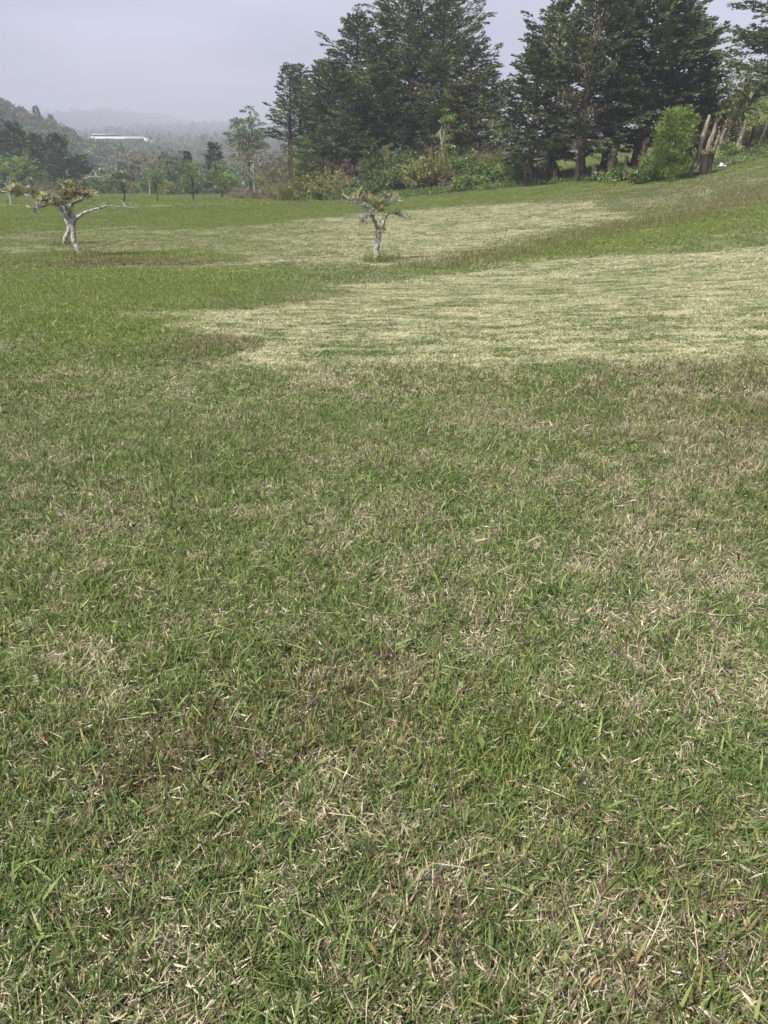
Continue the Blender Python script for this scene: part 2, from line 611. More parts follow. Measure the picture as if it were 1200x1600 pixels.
def ground_sheet(name, ys, label, w0, wk, ncol, mat='ground'):
    n = ncol
    s = np.linspace(-1, 1, n)
    s = np.sign(s) * (.55 * np.abs(s) + .45 * np.abs(s) ** 2)
    Y, Sx = np.meshgrid(ys, s, indexing='ij')
    Xx = Sx * (w0 + wk * np.maximum(Y, 0))
    Z = H(Xx, Y)
    g = G()
    i = np.arange(len(ys) - 1)[:, None] * n
    k = np.arange(n - 1)[None, :]
    Q = np.stack([i + k, i + k + 1, i + n + k + 1, i + n + k], -1).reshape(-1, 4)
    hay, br, lush = masks(Xx.ravel(), Y.ravel())
    g.add(np.stack([Xx.ravel(), Y.ravel(), Z.ravel()], 1), Q, hay=hay, brown=br, lush=lush)
    o = obj(name, g, MAT[mat], smooth=True)
    o['kind'] = 'structure'
    o['label'] = label
    return o


ys1 = [-8.0]
while ys1[-1] < 125:
    ys1.append(ys1[-1] + max(.07, .012 * max(ys1[-1], 0) + .05 if ys1[-1] > -1 else .5))
ys1[-1] = 125.0
ys2 = list(np.concatenate([np.linspace(125, 700, 190), np.linspace(706, 3000, 130)]))
ground_sheet('meadow', np.array(ys1), 'grassy meadow with pale mown strips and a bank rising to the right', 10, .95, 300)
hl = ground_sheet('hills', np.array(ys2), 'valley floor and hills beyond the meadow', 10, .95, 260, 'hills')

# haze
hz = G()
x0, x1, y0, y1, z0, z1 = -3000, 3000, -40, 3020, -18, 225.0
hz.add([(x0, y0, z0), (x1, y0, z0), (x1, y1, z0), (x0, y1, z0), (x0, y0, z1), (x1, y0, z1), (x1, y1, z1), (x0, y1, z1)],
       [(3, 2, 1, 0), (4, 5, 6, 7), (0, 1, 5, 4), (1, 2, 6, 5), (2, 3, 7, 6), (3, 0, 4, 7)])
mh = M('haze_air')
pv = mh.n('ShaderNodeVolumePrincipled')
pv.inputs['Color'].default_value = (.53, .55, .65, 1)
pv.inputs['Density'].default_value = 0.0009
pv.inputs['Anisotropy'].default_value = 0.0
mh.t.links.new(pv.outputs[0], mh.out.inputs['Volume'])
ho = obj('haze', hz, mh.m)
ho['kind'] = 'stuff'
ho['label'] = 'pale mist in the air over meadow and hills'


# ------------------------------------------------------------------ scatter by geometry nodes
def scatter(name, variants, P, rot, scl, pick, mat, label, mats=None, **inst):
    """one 'stuff' object: the variant clumps and the places where they stand, instanced by geometry nodes"""
    g = G()
    for i, v in enumerate(variants):
        V, Q, T, A = v.arr()
        g.add(V, Q, T, vid=np.full(len(V), i), src=np.ones(len(V)), **A)
    nv = g.n
    g.add(P, None, None, src=0)
    me = g.mesh(name, mat, ints=('vid',))
    if mats:
        me.materials.clear()
        for mm in mats:
            me.materials.append(mm)
    tot = nv + len(P)

    def addv(nm, arr, ty):
        at = me.attributes.new(nm, ty, 'POINT')
        if ty == 'FLOAT_VECTOR':
            full = np.zeros((tot, 3), np.float32)
            full[nv:] = arr
            at.data.foreach_set('vector', full.ravel())
        else:
            full = np.zeros(tot, np.int32 if ty == 'INT' else np.float32)
            full[nv:] = arr
            at.data.foreach_set('value', full)
    addv('rot', rot, 'FLOAT_VECTOR')
    addv('scl', scl, 'FLOAT_VECTOR')
    addv('pick', pick, 'INT')
    for k, v in inst.items():
        addv(k, v, 'FLOAT')
    o = bpy.data.objects.new(name, me)
    COL.objects.link(o)
    o['kind'] = 'stuff'
    o['label'] = label
    ng = bpy.data.node_groups.new(name + '_scatter', 'GeometryNodeTree')
    ng.interface.new_socket('Geometry', in_out='INPUT', socket_type='NodeSocketGeometry')
    ng.interface.new_socket('Geometry', in_out='OUTPUT', socket_type='NodeSocketGeometry')
    nd = ng.nodes.new
    gi, go = nd('NodeGroupInput'), nd('NodeGroupOutput')

    def na(nm, ty):
        a = nd('GeometryNodeInputNamedAttribute')
        a.data_type = ty
        a.inputs[0].default_value = nm
        return a.outputs[0]
    sep = nd('GeometryNodeSeparateGeometry')
    sep.domain = 'POINT'
    cmp_ = nd('FunctionNodeCompare')
    cmp_.data_type = 'FLOAT'
    cmp_.operation = 'GREATER_THAN'
    cmp_.inputs[1].default_value = .5
    lk = ng.links.new
    lk(na('src', 'FLOAT'), cmp_.inputs[0])
    lk(gi.outputs[0], sep.inputs[0])
    lk(cmp_.outputs[0], sep.inputs[1])
    sp = nd('GeometryNodeSplitToInstances')
    sp.domain = 'POINT'
    lk(sep.outputs[0], sp.inputs[0])
    lk(na('vid', 'INT'), sp.inputs['Group ID'])
    ip = nd('GeometryNodeInstanceOnPoints')
    lk(sep.outputs[1], ip.inputs['Points'])
    lk(sp.outputs[0], ip.inputs['Instance'])
    ip.inputs['Pick Instance'].default_value = True
    lk(na('pick', 'INT'), ip.inputs['Instance Index'])
    er = nd('FunctionNodeEulerToRotation')
    lk(na('rot', 'FLOAT_VECTOR'), er.inputs[0])
    lk(er.outputs[0], ip.inputs['Rotation'])
    lk(na('scl', 'FLOAT_VECTOR'), ip.inputs['Scale'])
    lk(ip.outputs[0], go.inputs[0])
    md = o.modifiers.new('scatter', 'NODES')
    md.node_group = ng
    return o


def tilt_euler(x, y, rz):
    """Euler angles that lay a patch on the slope at (x, y)"""
    e = .15
    gx = (H(x + e, y) - H(x - e, y)) / (2 * e)
    gy = (H(x, y + e) - H(x, y - e)) / (2 * e)
    out = np.zeros((len(x), 3), np.float32)
    for i in range(len(x)):
        n = Vector((-gx[i], -gy[i], 1)).normalized()
        q = Vector((0, 0, 1)).rotation_difference(n) @ Euler((0, 0, rz[i])).to_quaternion()
        out[i] = q.to_euler()
    return out


def lawn_patch(rng, size, nb, kw=1.0, kl=1.0, stems=True):
    g = G()
    def base(n, zlo=0, zhi=0):
        return np.stack([rng.uniform(-.5, .5, n) * size, rng.uniform(-.5, .5, n) * size, rng.uniform(zlo, zhi, n)], 1)
    # clumping: tillers radiate from shared crowns
    n1 = int(nb * .48)
    nc = max(6, n1 // 9)
    cc = base(nc)
    ci = rng.randint(0, nc, n1)
    B = cc[ci] + np.concatenate([rng.normal(0, .009 * kl, (n1, 2)), np.zeros((n1, 1))], 1)
    cz = rng.uniform(0, 1, nc)
    blades(g, B, rng.uniform(0, 6.283, n1), rng.uniform(.024, .065, n1) * kl, rng.uniform(.0024, .0056, n1) * kw,
           np.abs(rng.normal(.75, .42, n1)).clip(.1, 1.45), rng.uniform(0, .55, n1), rng,
           r=rng.uniform(.3, 1, n1), q=np.clip(cz[ci] * .5 + rng.uniform(0, .5, n1), 0, 1), s=np.clip(cz[ci] * .45 + rng.uniform(0, .55, n1), 0, 1))
    n2 = int(nb * .22)
    blades(g, base(n2), rng.uniform(0, 6.283, n2), rng.uniform(.03, .085, n2) * kl, rng.uniform(.0012, .0022, n2) * kw,
           np.abs(rng.normal(.5, .4, n2)).clip(0, 1.4), rng.uniform(0, .5, n2), rng,
           r=rng.uniform(.2, 1, n2), q=rng.uniform(0, 1, n2), s=rng.uniform(0, 1, n2))
    n3 = nb - n1 - n2
    n5 = int(nb * .02)
    blades(g, base(n5), rng.uniform(0, 6.283, n5), rng.uniform(.055, .10, n5) * kl, rng.uniform(.0055, .009, n5) * kw,
           np.abs(rng.normal(.9, .35, n5)).clip(.2, 1.45), rng.uniform(0, .6, n5), rng,
           r=rng.uniform(.4, 1, n5), q=rng.uniform(0, 1, n5), s=rng.uniform(.2, .95, n5))
    blades(g, base(n3, .001, .022 * kl), rng.uniform(0, 6.283, n3), rng.uniform(.014, .045, n3) * kl, rng.uniform(.0014, .0042, n3) * kw,
           rng.uniform(1.2, 1.62, n3), rng.uniform(-.25, .15, n3), rng,
           r=rng.uniform(0, .38, n3) ** 1.15, q=rng.uniform(0, 1, n3), s=rng.uniform(0, 1, n3))
    for _ in range(1 if stems else 0):          # small broad-leaved weeds rooted between the blades
        c0 = base(1, .004, .012)[0]
        k5 = 7
        a5 = np.arange(k5) * 2.4 + rng.uniform(0, 6)
        blades(g, np.repeat(c0[None], k5, 0), a5, rng.uniform(.018, .034, k5), rng.uniform(.009, .014, k5), rng.uniform(1.0, 1.35, k5), rng.uniform(-.1, .25, k5), rng,
               roll=np.zeros(k5), r=np.ones(k5), q=np.ones(k5), s=rng.uniform(.35, .8, k5))
    if stems:
        n4 = max(1, int(nb * .0028))
        blades(g, base(n4, .015, .03), rng.uniform(0, 6.283, n4), rng.uniform(.07, .14, n4), rng.uniform(.0012, .002, n4) * kw,
               rng.uniform(1.15, 1.6, n4), rng.uniform(-.1, .2, n4), rng, r=np.zeros(n4), q=rng.uniform(0, 1, n4), s=rng.uniform(.55, 1, n4))
    return g


def scatter_points(rng, ya, yb, step, k, m0, back=0.0):
    P = []
    y = ya
    while y < yb:
        w = k * max(y, 0) + m0
        n = int(2 * w / step) + 1
        xs = np.linspace(-w, w, n) + rng.uniform(-.5, .5, n) * step
        P.append(np.stack([xs, y + rng.uniform(-.5, .5, n) * step], 1))
        y += step
    return np.concatenate(P)


def lawn(name, rng, variants, P, label, zfac=1.0, grow=1.0):
    x, y = P[:, 0], P[:, 1]
    hay, br, lush = masks(x, y)
    n = len(P)
    rz = rng.uniform(0, 6.283, n)
    rot = tilt_euler(x, y, rz)
    s = rng.uniform(.92, 1.12, n) * grow
    hh = zfac * (1 - .5 * hay) * (1 + .35 * br) * (1 + .22 * wav(x, y, 2.6, 5, 1)) * rng.uniform(.8, 1.25, n)
    scl = np.stack([s, s, hh], 1)
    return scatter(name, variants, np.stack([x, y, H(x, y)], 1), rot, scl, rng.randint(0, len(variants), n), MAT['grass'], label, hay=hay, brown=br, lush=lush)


rng = np.random.RandomState(11)
near_v = [lawn_patch(rng, .36, 1300) for _ in range(10)]
lawn('near_grass', rng, near_v, scatter_points(rng, .1, 5.4, .18, .62, 1.5), 'short green and straw lawn grass underfoot')
mid_v = [lawn_patch(rng, .72, 2400, 1.25, 1.0) for _ in range(8)]
lawn('mid_grass', rng, mid_v, scatter_points(rng, 5.3, 17.7, .44, .62, 2.0), 'mown meadow grass with pale cuttings')
far_v = [lawn_patch(rng, 1.7, 3800, 2.6, 1.25, False) for _ in range(6)]
lawn('far_grass', rng, far_v, scatter_points(rng, 17.8, 62, 1.2, .62, 4.0), 'meadow grass in the hollow and on the bank')
dist_v = [lawn_patch(rng, 4.2, 3600, 6.5, 1.8, False) for _ in range(4)]
lawn('distant_grass', rng, dist_v, scatter_points(rng, 63, 122, 3.2, .60, 4.0), 'grass at the far end of the meadow')


# taller grass with seed heads: bands, verges and tufts round the trunks
def tall_patch(rng, n, size, h, seeds=.6, w=.004):
    g = G()
    B = np.stack([rng.normal(0, size * .35, n), rng.normal(0, size * .35, n), np.zeros(n)], 1)
    L = rng.uniform(.5, 1.1, n) * h
    blades(g, B, rng.uniform(0, 6.283, n), L, rng.uniform(.6, 1.4, n) * w, np.abs(rng.normal(.25, .2, n)), rng.uniform(0, .45, n), rng,
           r=rng.uniform(.15, 1, n), q=rng.uniform(0, 1, n), s=rng.uniform(0, 1, n))
    k = int(n * seeds * .4)
    B2 = B[:k].copy()
    B2[:, 2] += L[:k] * rng.uniform(.7, 1.0, k)
    B2[:, :2] += rng.normal(0, .06 * h, (k, 2))
    blades(g, B2, rng.uniform(0, 6.283, k), rng.uniform(.05, .1, k) + .03 * h, np.full(k, w * 1.8), rng.uniform(.1, .6, k), rng.uniform(0, .3, k), rng,
           r=rng.uniform(.35, 1, k), q=rng.uniform(0, .2, k), s=rng.uniform(.3, 1, k))
    return g


tp = []
cand = scatter_points(rng, 23, 60, .42, .60, 2)
xx, yy = cand[:, 0], cand[:, 1]
pr = .8 * np.exp(-(seg_d(xx, yy, SEED_BAND) / 1.15) ** 2) + .3 * gb(xx, yy, 20, 36, 8, 4) + .5 * gb(xx, yy, -9.4, 25.6, 3, .9)
tp.append(cand[rng.uniform(0, 1, len(cand)) < pr])
c2 = scatter_points(rng, 6.6, 9, .14, .3, 2.2)
tp.append(c2[rng.uniform(0, 1, len(c2)) < .45 * gb(c2[:, 0], c2[:, 1], -1.75, 7.9, .35, .45)])
c3 = scatter_points(rng, 4.5, 7.1, .16, .62, 1)
tp.append(c3[rng.uniform(0, 1, len(c3)) < .22 * gb(c3[:, 0], c3[:, 1], 3.2, 6.5, 2.2, .5)])
for cx, cy, r_, k in ((-10.74, 27.88, .32, 34), (-13.57, 33.46, .3, 24), (-.25, 25.55, .3, 36), (-2.8, 13.5, .22, 10), (-3.4, 18, .2, 6)):
    tp.append(np.stack([cx + rng.normal(0, r_, k), cy + rng.normal(0, r_, k)], 1))
nt_ = 260
ty_ = .8 + 11 * rng.uniform(0, 1, nt_) ** 1.4
tp.insert(0, np.stack([rng.uniform(-1, 1, nt_) * (.62 * ty_ + .6), ty_], 1))
tp.insert(0, np.array([(.13, 1.62), (.2, 1.6), (.16, 1.67), (-.6, 1.72), (-.52, 1.8), (-.64, 1.66), (-.05, 1.98), (.02, 1.93), (.42, 1.9), (-.35, 1.35), (.55, 1.4)]))
TP = np.concatenate(tp)
hay, br, lush = masks(TP[:, 0], TP[:, 1])
ntuft = 110
br = br + .15 * (TP[:, 1] > 6)
lush = np.clip(lush + .4 * (TP[:, 1] < 6), 0, 1)
br[-ntuft:] = 0
lush[-ntuft:] = .7
hay[-ntuft:] = 0
n = len(TP)
sc_ = rng.uniform(.7, 1.25, n) * (.34 + .66 * S((TP[:, 1] - 8) / 14))
scatter('tall_grass', [tall_patch(rng, 46, .5, .26, .7, .006) for _ in range(6)], np.stack([TP[:, 0], TP[:, 1], H(TP[:, 0], TP[:, 1])], 1),
        np.stack([np.zeros(n), np.zeros(n), rng.uniform(0, 6.28, n)], 1), np.stack([sc_, sc_, sc_], 1), rng.randint(0, 6, n), MAT['grass'],
        'taller uncut grass with brown seed heads', hay=hay * .2, brown=np.clip(br, 0, 1), lush=lush)


# ------------------------------------------------------------------ plants
def hz_(x, y):
    return float(H(x, y))


def conifer(x, y, h, r, seed, label, mat='cypress', base=.06, trunk_r=None, nb=None, spray=1.0, airy=1.0, lean=0, sweep=.35, dead=5, group=None, name='cypress_tree', tufts=0, shape=.62, leaf=1.0):
    rng = np.random.RandomState(seed)
    t = thing(name, label, 'tree', (x, y, hz_(x, y) - .05), 0, group)
    tr = trunk_r or .022 * h + .04
    k = 9
    zz = np.linspace(0, h * .97, k)
    ph = rng.uniform(0, 6.28)
    tx = lean * (zz / h) * h + np.sin(zz * .35 + ph) * .012 * h
    ty = np.cos(zz * .3 + ph) * .012 * h
    tx -= tx[0]
    ty -= ty[0]
    pts = np.stack([tx, ty, zz], 1)
    rad = tr * (1 - zz / h) ** .8 + .012
    rad[0] *= 1.5
    g = G()
    tube(g, pts, rad, 9, rng, .16)
    obj('trunk', g, MAT['bark'], t, smooth=True)
    lim, fol = G(), G()
    nb = nb or int(6.6 * h * (.55 + .45 * airy) + 10)
    for i in range(nb):
        f = base + (1 - base) * ((i + rng.uniform(0, 1)) / nb) ** .88
        z = f * h
        az = i * 2.4 + rng.uniform(-.6, .6)
        u = (f - base) / (1 - base)
        prof = (1 - u) ** shape * (.70 + .30 * min(1, u / .2)) + .05
        Lb = r * prof * rng.uniform(.62, 1.12)
        if rng.rand() < .16:
            Lb = r * (prof * 1.2 + .08)
        el = -.05 + .8 * u + rng.uniform(-.2, .22)
        d = np.array([math.cos(az), math.sin(az), 0])
        s_ = np.linspace(0, 1, 7)
        o = np.array([np.interp(z, zz, tx), np.interp(z, zz, ty), z])
        path = o + np.outer(s_ * Lb * math.cos(el), d) + np.outer(s_ * Lb * math.sin(el) + sweep * Lb * (s_ ** 2 - .35 * s_), [0, 0, 1])
        tube(lim, path, np.linspace(.014 + .017 * Lb, .006, 7), 4, cap=False)
        tintb = rng.uniform(.0, .62)
        nsub = int(3 + 2.2 * Lb)
        for j in range(nsub):              # plume-like side boughs, flat and swept forward
            q = .24 + .76 * (j + rng.uniform(.2, .8)) / nsub
            p = np.array([np.interp(q, s_, path[:, a]) for a in range(3)])
            side = 1 if j % 2 else -1
            aa = az + side * rng.uniform(.25, .95) * (1.1 - .5 * q)
            sl = (Lb * .46 * (1.15 - .7 * q) * rng.uniform(.7, 1.25) + .3) * spray
            rise = rng.uniform(-.18, .42) + .35 * u
            dv = np.array([math.cos(aa), math.sin(aa), rise])
            dv /= np.linalg.norm(dv)
            pv_ = np.array([-math.sin(aa), math.cos(aa), 0])
            nl = int((10 + sl * 26) * (.72 + .28 * airy) / leaf ** 2)
            w = rng.uniform(0, 1, nl) ** .8
            sd = rng.uniform(-1, 1, nl)
            hw = .30 * sl * (1 - w * .85) * (w * 3).clip(0, 1) + .05
            PP = p + np.outer(w * sl, dv) + np.outer(sd * hw, pv_) - np.outer(np.abs(sd) * hw * .35 + .12 * sl * w ** 2, [0, 0, 1]) + rng.normal(0, .028, (nl, 3))
            DD = dv + np.outer(sd * .9, pv_) + rng.normal(0, .2, (nl, 3))
            leaves(fol, PP, DD, rng.uniform(.16, .34, nl) * leaf, rng.uniform(.06, .11, nl) * leaf, rng, tint=np.clip(tintb + .34 * w + rng.normal(0, .1, nl), 0, 1))
    # tip
    nl = 60
    PP = np.stack([rng.normal(0, .12, nl), rng.normal(0, .12, nl), h * rng.uniform(.9, 1.0, nl)], 1) + np.array([tx[-1], ty[-1], 0])
    leaves(fol, PP, rng.normal(0, .5, (nl, 3)) + np.array([0, 0, 1.0]), .3, .08, rng, tint=.4)
    obj('branches', lim, MAT['bark'], t)
    obj('crown', fol, MAT[mat], t)
    # bare silver limbs and hanging lichen on the side that faces the meadow
    for j in range(dead):
        z = rng.uniform(.2, .8) * h
        az = -math.pi / 2 + rng.uniform(-1.1, 1.1)
        Lb = r * (1 - z / h) ** .6 * rng.uniform(.75, 1.1)
        d = np.array([math.cos(az), math.sin(az), rng.uniform(-.25, .5)])
        s_ = np.linspace(0, 1, 8)
        path = np.array([np.interp(z, zz, tx), np.interp(z, zz, ty), z]) + np.outer(s_ * Lb, d) + np.cumsum(rng.normal(0, .06, (8, 3)), 0)
        dg = G()
        tube(dg, path, np.linspace(.05, .012, 8), 5, rng, .2)
        for b in range(7):
            q = rng.randint(2, 7)
            e = path[q] + rng.normal(0, 1, 3) * np.array([.5, .3, .45]) * rng.uniform(.5, 1.4)
            tube(dg, smooth_line([path[q], (path[q] + e) / 2 + rng.normal(0, .08, 3), e], 5), np.linspace(.02, .006, len(smooth_line([path[q], path[q], e], 5))), 4)
        obj('dead_branch', dg, MAT['dead'], t)
        if tufts:
            lg = G()
            m_ = 90
            q = rng.randint(3, 8, m_)
            PP = path[q] + rng.normal(0, .22, (m_, 3))
            leaves(lg, PP, rng.normal(0, .3, (m_, 3)) + np.array([0, 0, -1.0]), rng.uniform(.15, .4, m_), .05, rng, tint=rng.uniform(0, .8, m_))
            obj('hanging_lichen', lg, MAT['tan'], t)
    return t


def crown_leaves(rng, r, hh, n_cl, per, lsize, lw, cl_r=.3, flat=1.0, up=.2, hollow=.55, zc=0.0, lump=.25):
    """foliage clumps through an uneven ellipsoid of radius r and height hh"""
    fol = G()
    cs = []
    ph = rng.uniform(0, 6.28, 6)
    for i in range(n_cl):
        v = rng.normal(0, 1, 3)
        v /= np.linalg.norm(v)
        a, b = math.atan2(v[1], v[0]), v[2]
        k = 1 + lump * (math.sin(2 * a + ph[0]) * math.cos(2 * b + ph[1]) + .7 * math.sin(3 * a + 3 * b + ph[2]) + .5 * math.sin(5 * a - 4 * b + ph[3]))
        d = (hollow + (1 - hollow) * rng.rand() ** .6) * k
        c = np.array([v[0] * r * d, v[1] * r * d, zc + v[2] * hh * .5 * d])
        cs.append(c)
        m = int(per * rng.uniform(.6, 1.4))
        cr = cl_r * rng.uniform(.6, 1.3)
        o = rng.normal(0, 1, (m, 3))
        o = unit(o) * (rng.uniform(.2, 1, (m, 1)) ** .6) * cr * np.array([1, 1, .6 * flat])
        t0 = rng.uniform(.1, .8)
        leaves(fol, c + o, unit(o) * .8 + rng.normal(0, .4, (m, 3)) + v * .35 + np.array([0, 0, up]), rng.uniform(.7, 1.3, m) * lsize, rng.uniform(.7, 1.3, m) * lw, rng,
               tint=np.clip(t0 + rng.normal(0, .14, m) + .18 * o[:, 2] / cr, 0, 1))
    return fol, cs


def broadleaf(x, y, h, r, seed, label, mat='mid', th=.35, trunk_r=.08, name='broadleaf_tree', n_cl=70, per=38, ls=.16, lw=.08, cl_r=.32, lump=.25, hollow=.45, bark='bark', group=None, zflat=1.0, limbs=10, flat=1.0, trunk_mat=None):
    rng = np.random.RandomState(seed)
    t = thing(name, label, 'tree', (x, y, hz_(x, y) - .04), 0, group)
    ch = h * (1 - th) * zflat
    zc = h - ch * .5
    fol, cs = crown_leaves(rng, r, ch, n_cl, per, ls, lw, cl_r, flat, .2, hollow, zc, lump)
    g = G()
    top = np.array([rng.normal(0, .05) * h, rng.normal(0, .04) * h, zc])
    path = smooth_line([(0, 0, 0), (rng.normal(0, .03) * h, rng.normal(0, .03) * h, zc * .5), top], 8)
    tube(g, path, np.linspace(trunk_r * 1.25, trunk_r * .5, len(path)), 8, rng, .12)
    obj('trunk', g, MAT[bark], t, smooth=True)
    lg = G()
    idx = rng.permutation(len(cs))[:limbs]
    for i in idx:
        s_ = path[rng.randint(len(path) // 2, len(path))]
        e = cs[i]
        mdl = (s_ + e) / 2 + np.array([0, 0, -.08 * r]) + rng.normal(0, .06 * r, 3)
        pl = smooth_line([s_, mdl, e], 6)
        tube(lg, pl, np.linspace(trunk_r * .42, trunk_r * .1, len(pl)), 5, rng, .1)
    obj('branches', lg, MAT[bark], t)
    obj('crown', fol, MAT[mat], t)
    return t


def shrub(x, y, h, r, seed, label, mat='mid', kind='leafy', group=None, sub=None, cat='shrub', name=None, dz=0):
    rng = np.random.RandomState(seed)
    t = thing(name or {'leafy': 'leafy_shrub', 'grassy': 'grass_clump', 'dry': 'dry_shrub', 'fern': 'fern_clump'}[kind], label, cat, (x, y, hz_(x, y) - .05 + dz), rng.uniform(0, 6.28), group)
    if kind in ('leafy', 'dry'):
        ls, lw, n_cl, per = (.19, .085, int(26 + 16 * r * h), 34) if kind == 'leafy' else (.14, .045, int(24 + 14 * r * h), 30)
        fol, cs = crown_leaves(rng, r * .92, h * .95, n_cl, per, ls, lw, .30 if kind == 'leafy' else .26, 1.0, .35, .35, h * .5, .24)
        V = fol.v
        st = G()
        for i in rng.permutation(len(cs))[:16 if kind == 'dry' else 9]:
            e = cs[i] + np.array([0, 0, .08])
            b = np.array([rng.normal(0, .12 * r), rng.normal(0, .12 * r), 0])
            pl = smooth_line([b, b * .4 + e * .5 + rng.normal(0, .06, 3), e], 6)
            tube(st, pl, np.linspace(.028, .008, len(pl)), 4)
        obj('stems', st, MAT['dead' if kind == 'dry' else 'bark'], t)
        if kind == 'leafy':       # upright leading shoots break the outline
            m = int(60 * r)
            k = rng.randint(0, len(cs), m)
            PP = np.array(cs)[k] + rng.normal(0, .12, (m, 3))
            leaves(fol, PP, rng.normal(0, .35, (m, 3)) + np.array([0, 0, 1.0]), rng.uniform(.18, .4, m), .05, rng, tint=rng.uniform(.4, 1, m))
        obj('foliage', fol, MAT[mat], t)
    elif kind == 'grassy':
        g = G()
        m = int(520 * r * max(1, h * .6))
        B = np.stack([rng.normal(0, r * .38, m), rng.normal(0, r * .38, m), rng.uniform(0, .1, m)], 1)
        az = np.arctan2(B[:, 1], B[:, 0]) + rng.normal(0, .8, m)
        blades(g, B, az, rng.uniform(.6, 1.2, m) * h * 1.05, rng.uniform(.02, .04, m), np.abs(rng.normal(.28, .2, m)), rng.uniform(.05, .75, m), rng, tint=rng.uniform(0, 1, m))
        obj('foliage', g, MAT[mat], t)
        sg = G()
        m = int(14 * r)
        for _ in range(m):
            b = np.array([rng.normal(0, r * .3), rng.normal(0, r * .3), 0])
            e = b * 1.5 + np.array([0, 0, h * rng.uniform(.9, 1.12)])
            leaves(sg, e + rng.normal(0, .03, (10, 3)) - np.outer(rng.uniform(0, .2, 10), [0, 0, 1.0]), rng.normal(0, .25, (10, 3)) + np.array([0, 0, 1.0]), .14, .03, rng, tint=rng.uniform(.4, 1, 10))
        obj('seed_heads', sg, MAT['seed'], t)
    else:
        g = G()
        for _ in range(int(12 + 16 * r)):
            az = rng.uniform(0, 6.28)
            L_ = rng.uniform(.6, 1.1) * max(h, .5)
            b = np.array([rng.normal(0, r * .4), rng.normal(0, r * .4), 0])
            s_ = np.linspace(.1, 1, 12)
            mid_ = b + np.outer(s_ * L_ * .75, [math.cos(az), math.sin(az), 0]) + np.outer(L_ * (1.0 * s_ - .75 * s_ ** 2), [0, 0, 1])
            for sd in (-1, 1):
                dv = np.array([-math.sin(az) * sd, math.cos(az) * sd, 0]) + np.array([math.cos(az), math.sin(az), -.1]) * .5
                leaves(g, mid_, np.repeat(dv[None], 12, 0), (1.1 - s_) * .3 * L_, .035 + .02 * L_, rng, tint=rng.uniform(.1, .9))
        obj('foliage', g, MAT[mat], t)
    return t


# ------------------------------------------------------------------ tall cypresses
CY = [
    # x, y, height, radius, label, material, crown base, airy, dead limbs, extra
    (-9.66, 86, 12.0, 2.3, 'thin dark cypress with see-through crown, leftmost of the tall grove', 'cypress', .38, .22, 3, {}),
    (-8.71, 88, 12.3, 2.0, 'slender open cypress beside the leftmost one, trunk showing between boughs', 'cypress', .38, .24, 3, {}),
    (-6.60, 84, 12.0, 2.3, 'airy dark cypress between the slender pair and the broad grove', 'cypress', .25, .34, 3, {}),
    (-4.02, 70, 9.9, 3.5, 'dense low cypress at the left foot of the grove, boughs down to the shrubs', 'cypress', .03, 1.0, 3, {}),
    (-2.39, 76, 13.9, 3.8, 'cypress with leaning feathery top left of the highest peak', 'cypress', .05, 1.0, 2, dict(lean=.03)),
    (0.0, 70, 10.8, 3.9, 'full round-shouldered cypress in the middle of the left grove', 'cypress', .03, 1.0, 4, {}),
    (2.33, 74, 15.6, 5.1, 'tallest cypress of the left grove, its top cut by the frame', 'cypress', .05, 1.0, 6, dict(tufts=1)),
    (4.99, 69, 14.1, 4.2, 'tall cypress with bare silver trunk showing in its upper right crown', 'cypress_warm', .05, .8, 9, dict(tufts=1)),
    (6.84, 66, 9.4, 3.4, 'open cypress at the right edge of the left grove, sky showing through', 'cypress_warm', .12, .6, 5, {}),
    (9.86, 55, 7.6, 2.7, 'low wide cypress at the left end of the right grove', 'cypress', .12, .95, 5, {}),
    (11.6, 57, 10.3, 3.1, 'cypress with brownish boughs, second from the left in the right grove', 'cypress_warm', .13, 1.0, 7, dict(tufts=1)),
    (12.71, 53, 10.9, 2.9, 'cypress with thick straight double trunk and hanging bare limbs', 'cypress_warm', .13, 1.0, 10, dict(tufts=1)),
    (15.1, 56, 10.6, 3.0, 'cypress behind the grey fluted stump in the middle of the right grove', 'cypress', .12, 1.1, 6, dict(tufts=1)),
    (16.55, 54, 10.7, 3.1, 'dark dense cypress right of centre in the right grove', 'cypress', .13, 1.1, 4, {}),
    (18.4, 55, 9.4, 3.0, 'cypress with pointed bough tips above the lime green bush', 'cypress', .13, 1.1, 3, {}),
    (20.3, 57, 8.0, 2.8, 'rounded cypress at the right end of the right grove', 'cypress', .13, 1.1, 2, {}),
    (25.6, 52, 11.6, 4.7, 'tall cypress with layered sweeping boughs at the right edge of the frame', 'cypress', .22, .8, 3, dict(sweep=.12)),
    (33.0, 56, 11.0, 4.0, 'cypress beyond the right edge behind the layered one', 'cypress', .1, .8, 0, {}),
]
for i, (x, y, h, r, lab, mt, bs, ai, dd, ex) in enumerate(CY):
    conifer(x, y, h, r * (1.0 if y > 80 else 1.22 if y > 60 else 1.12), 100 + i, lab, mt, base=bs, airy=ai, dead=dd, trunk_r=.028 * h, group='tall cypress trees behind the meadow', **ex)

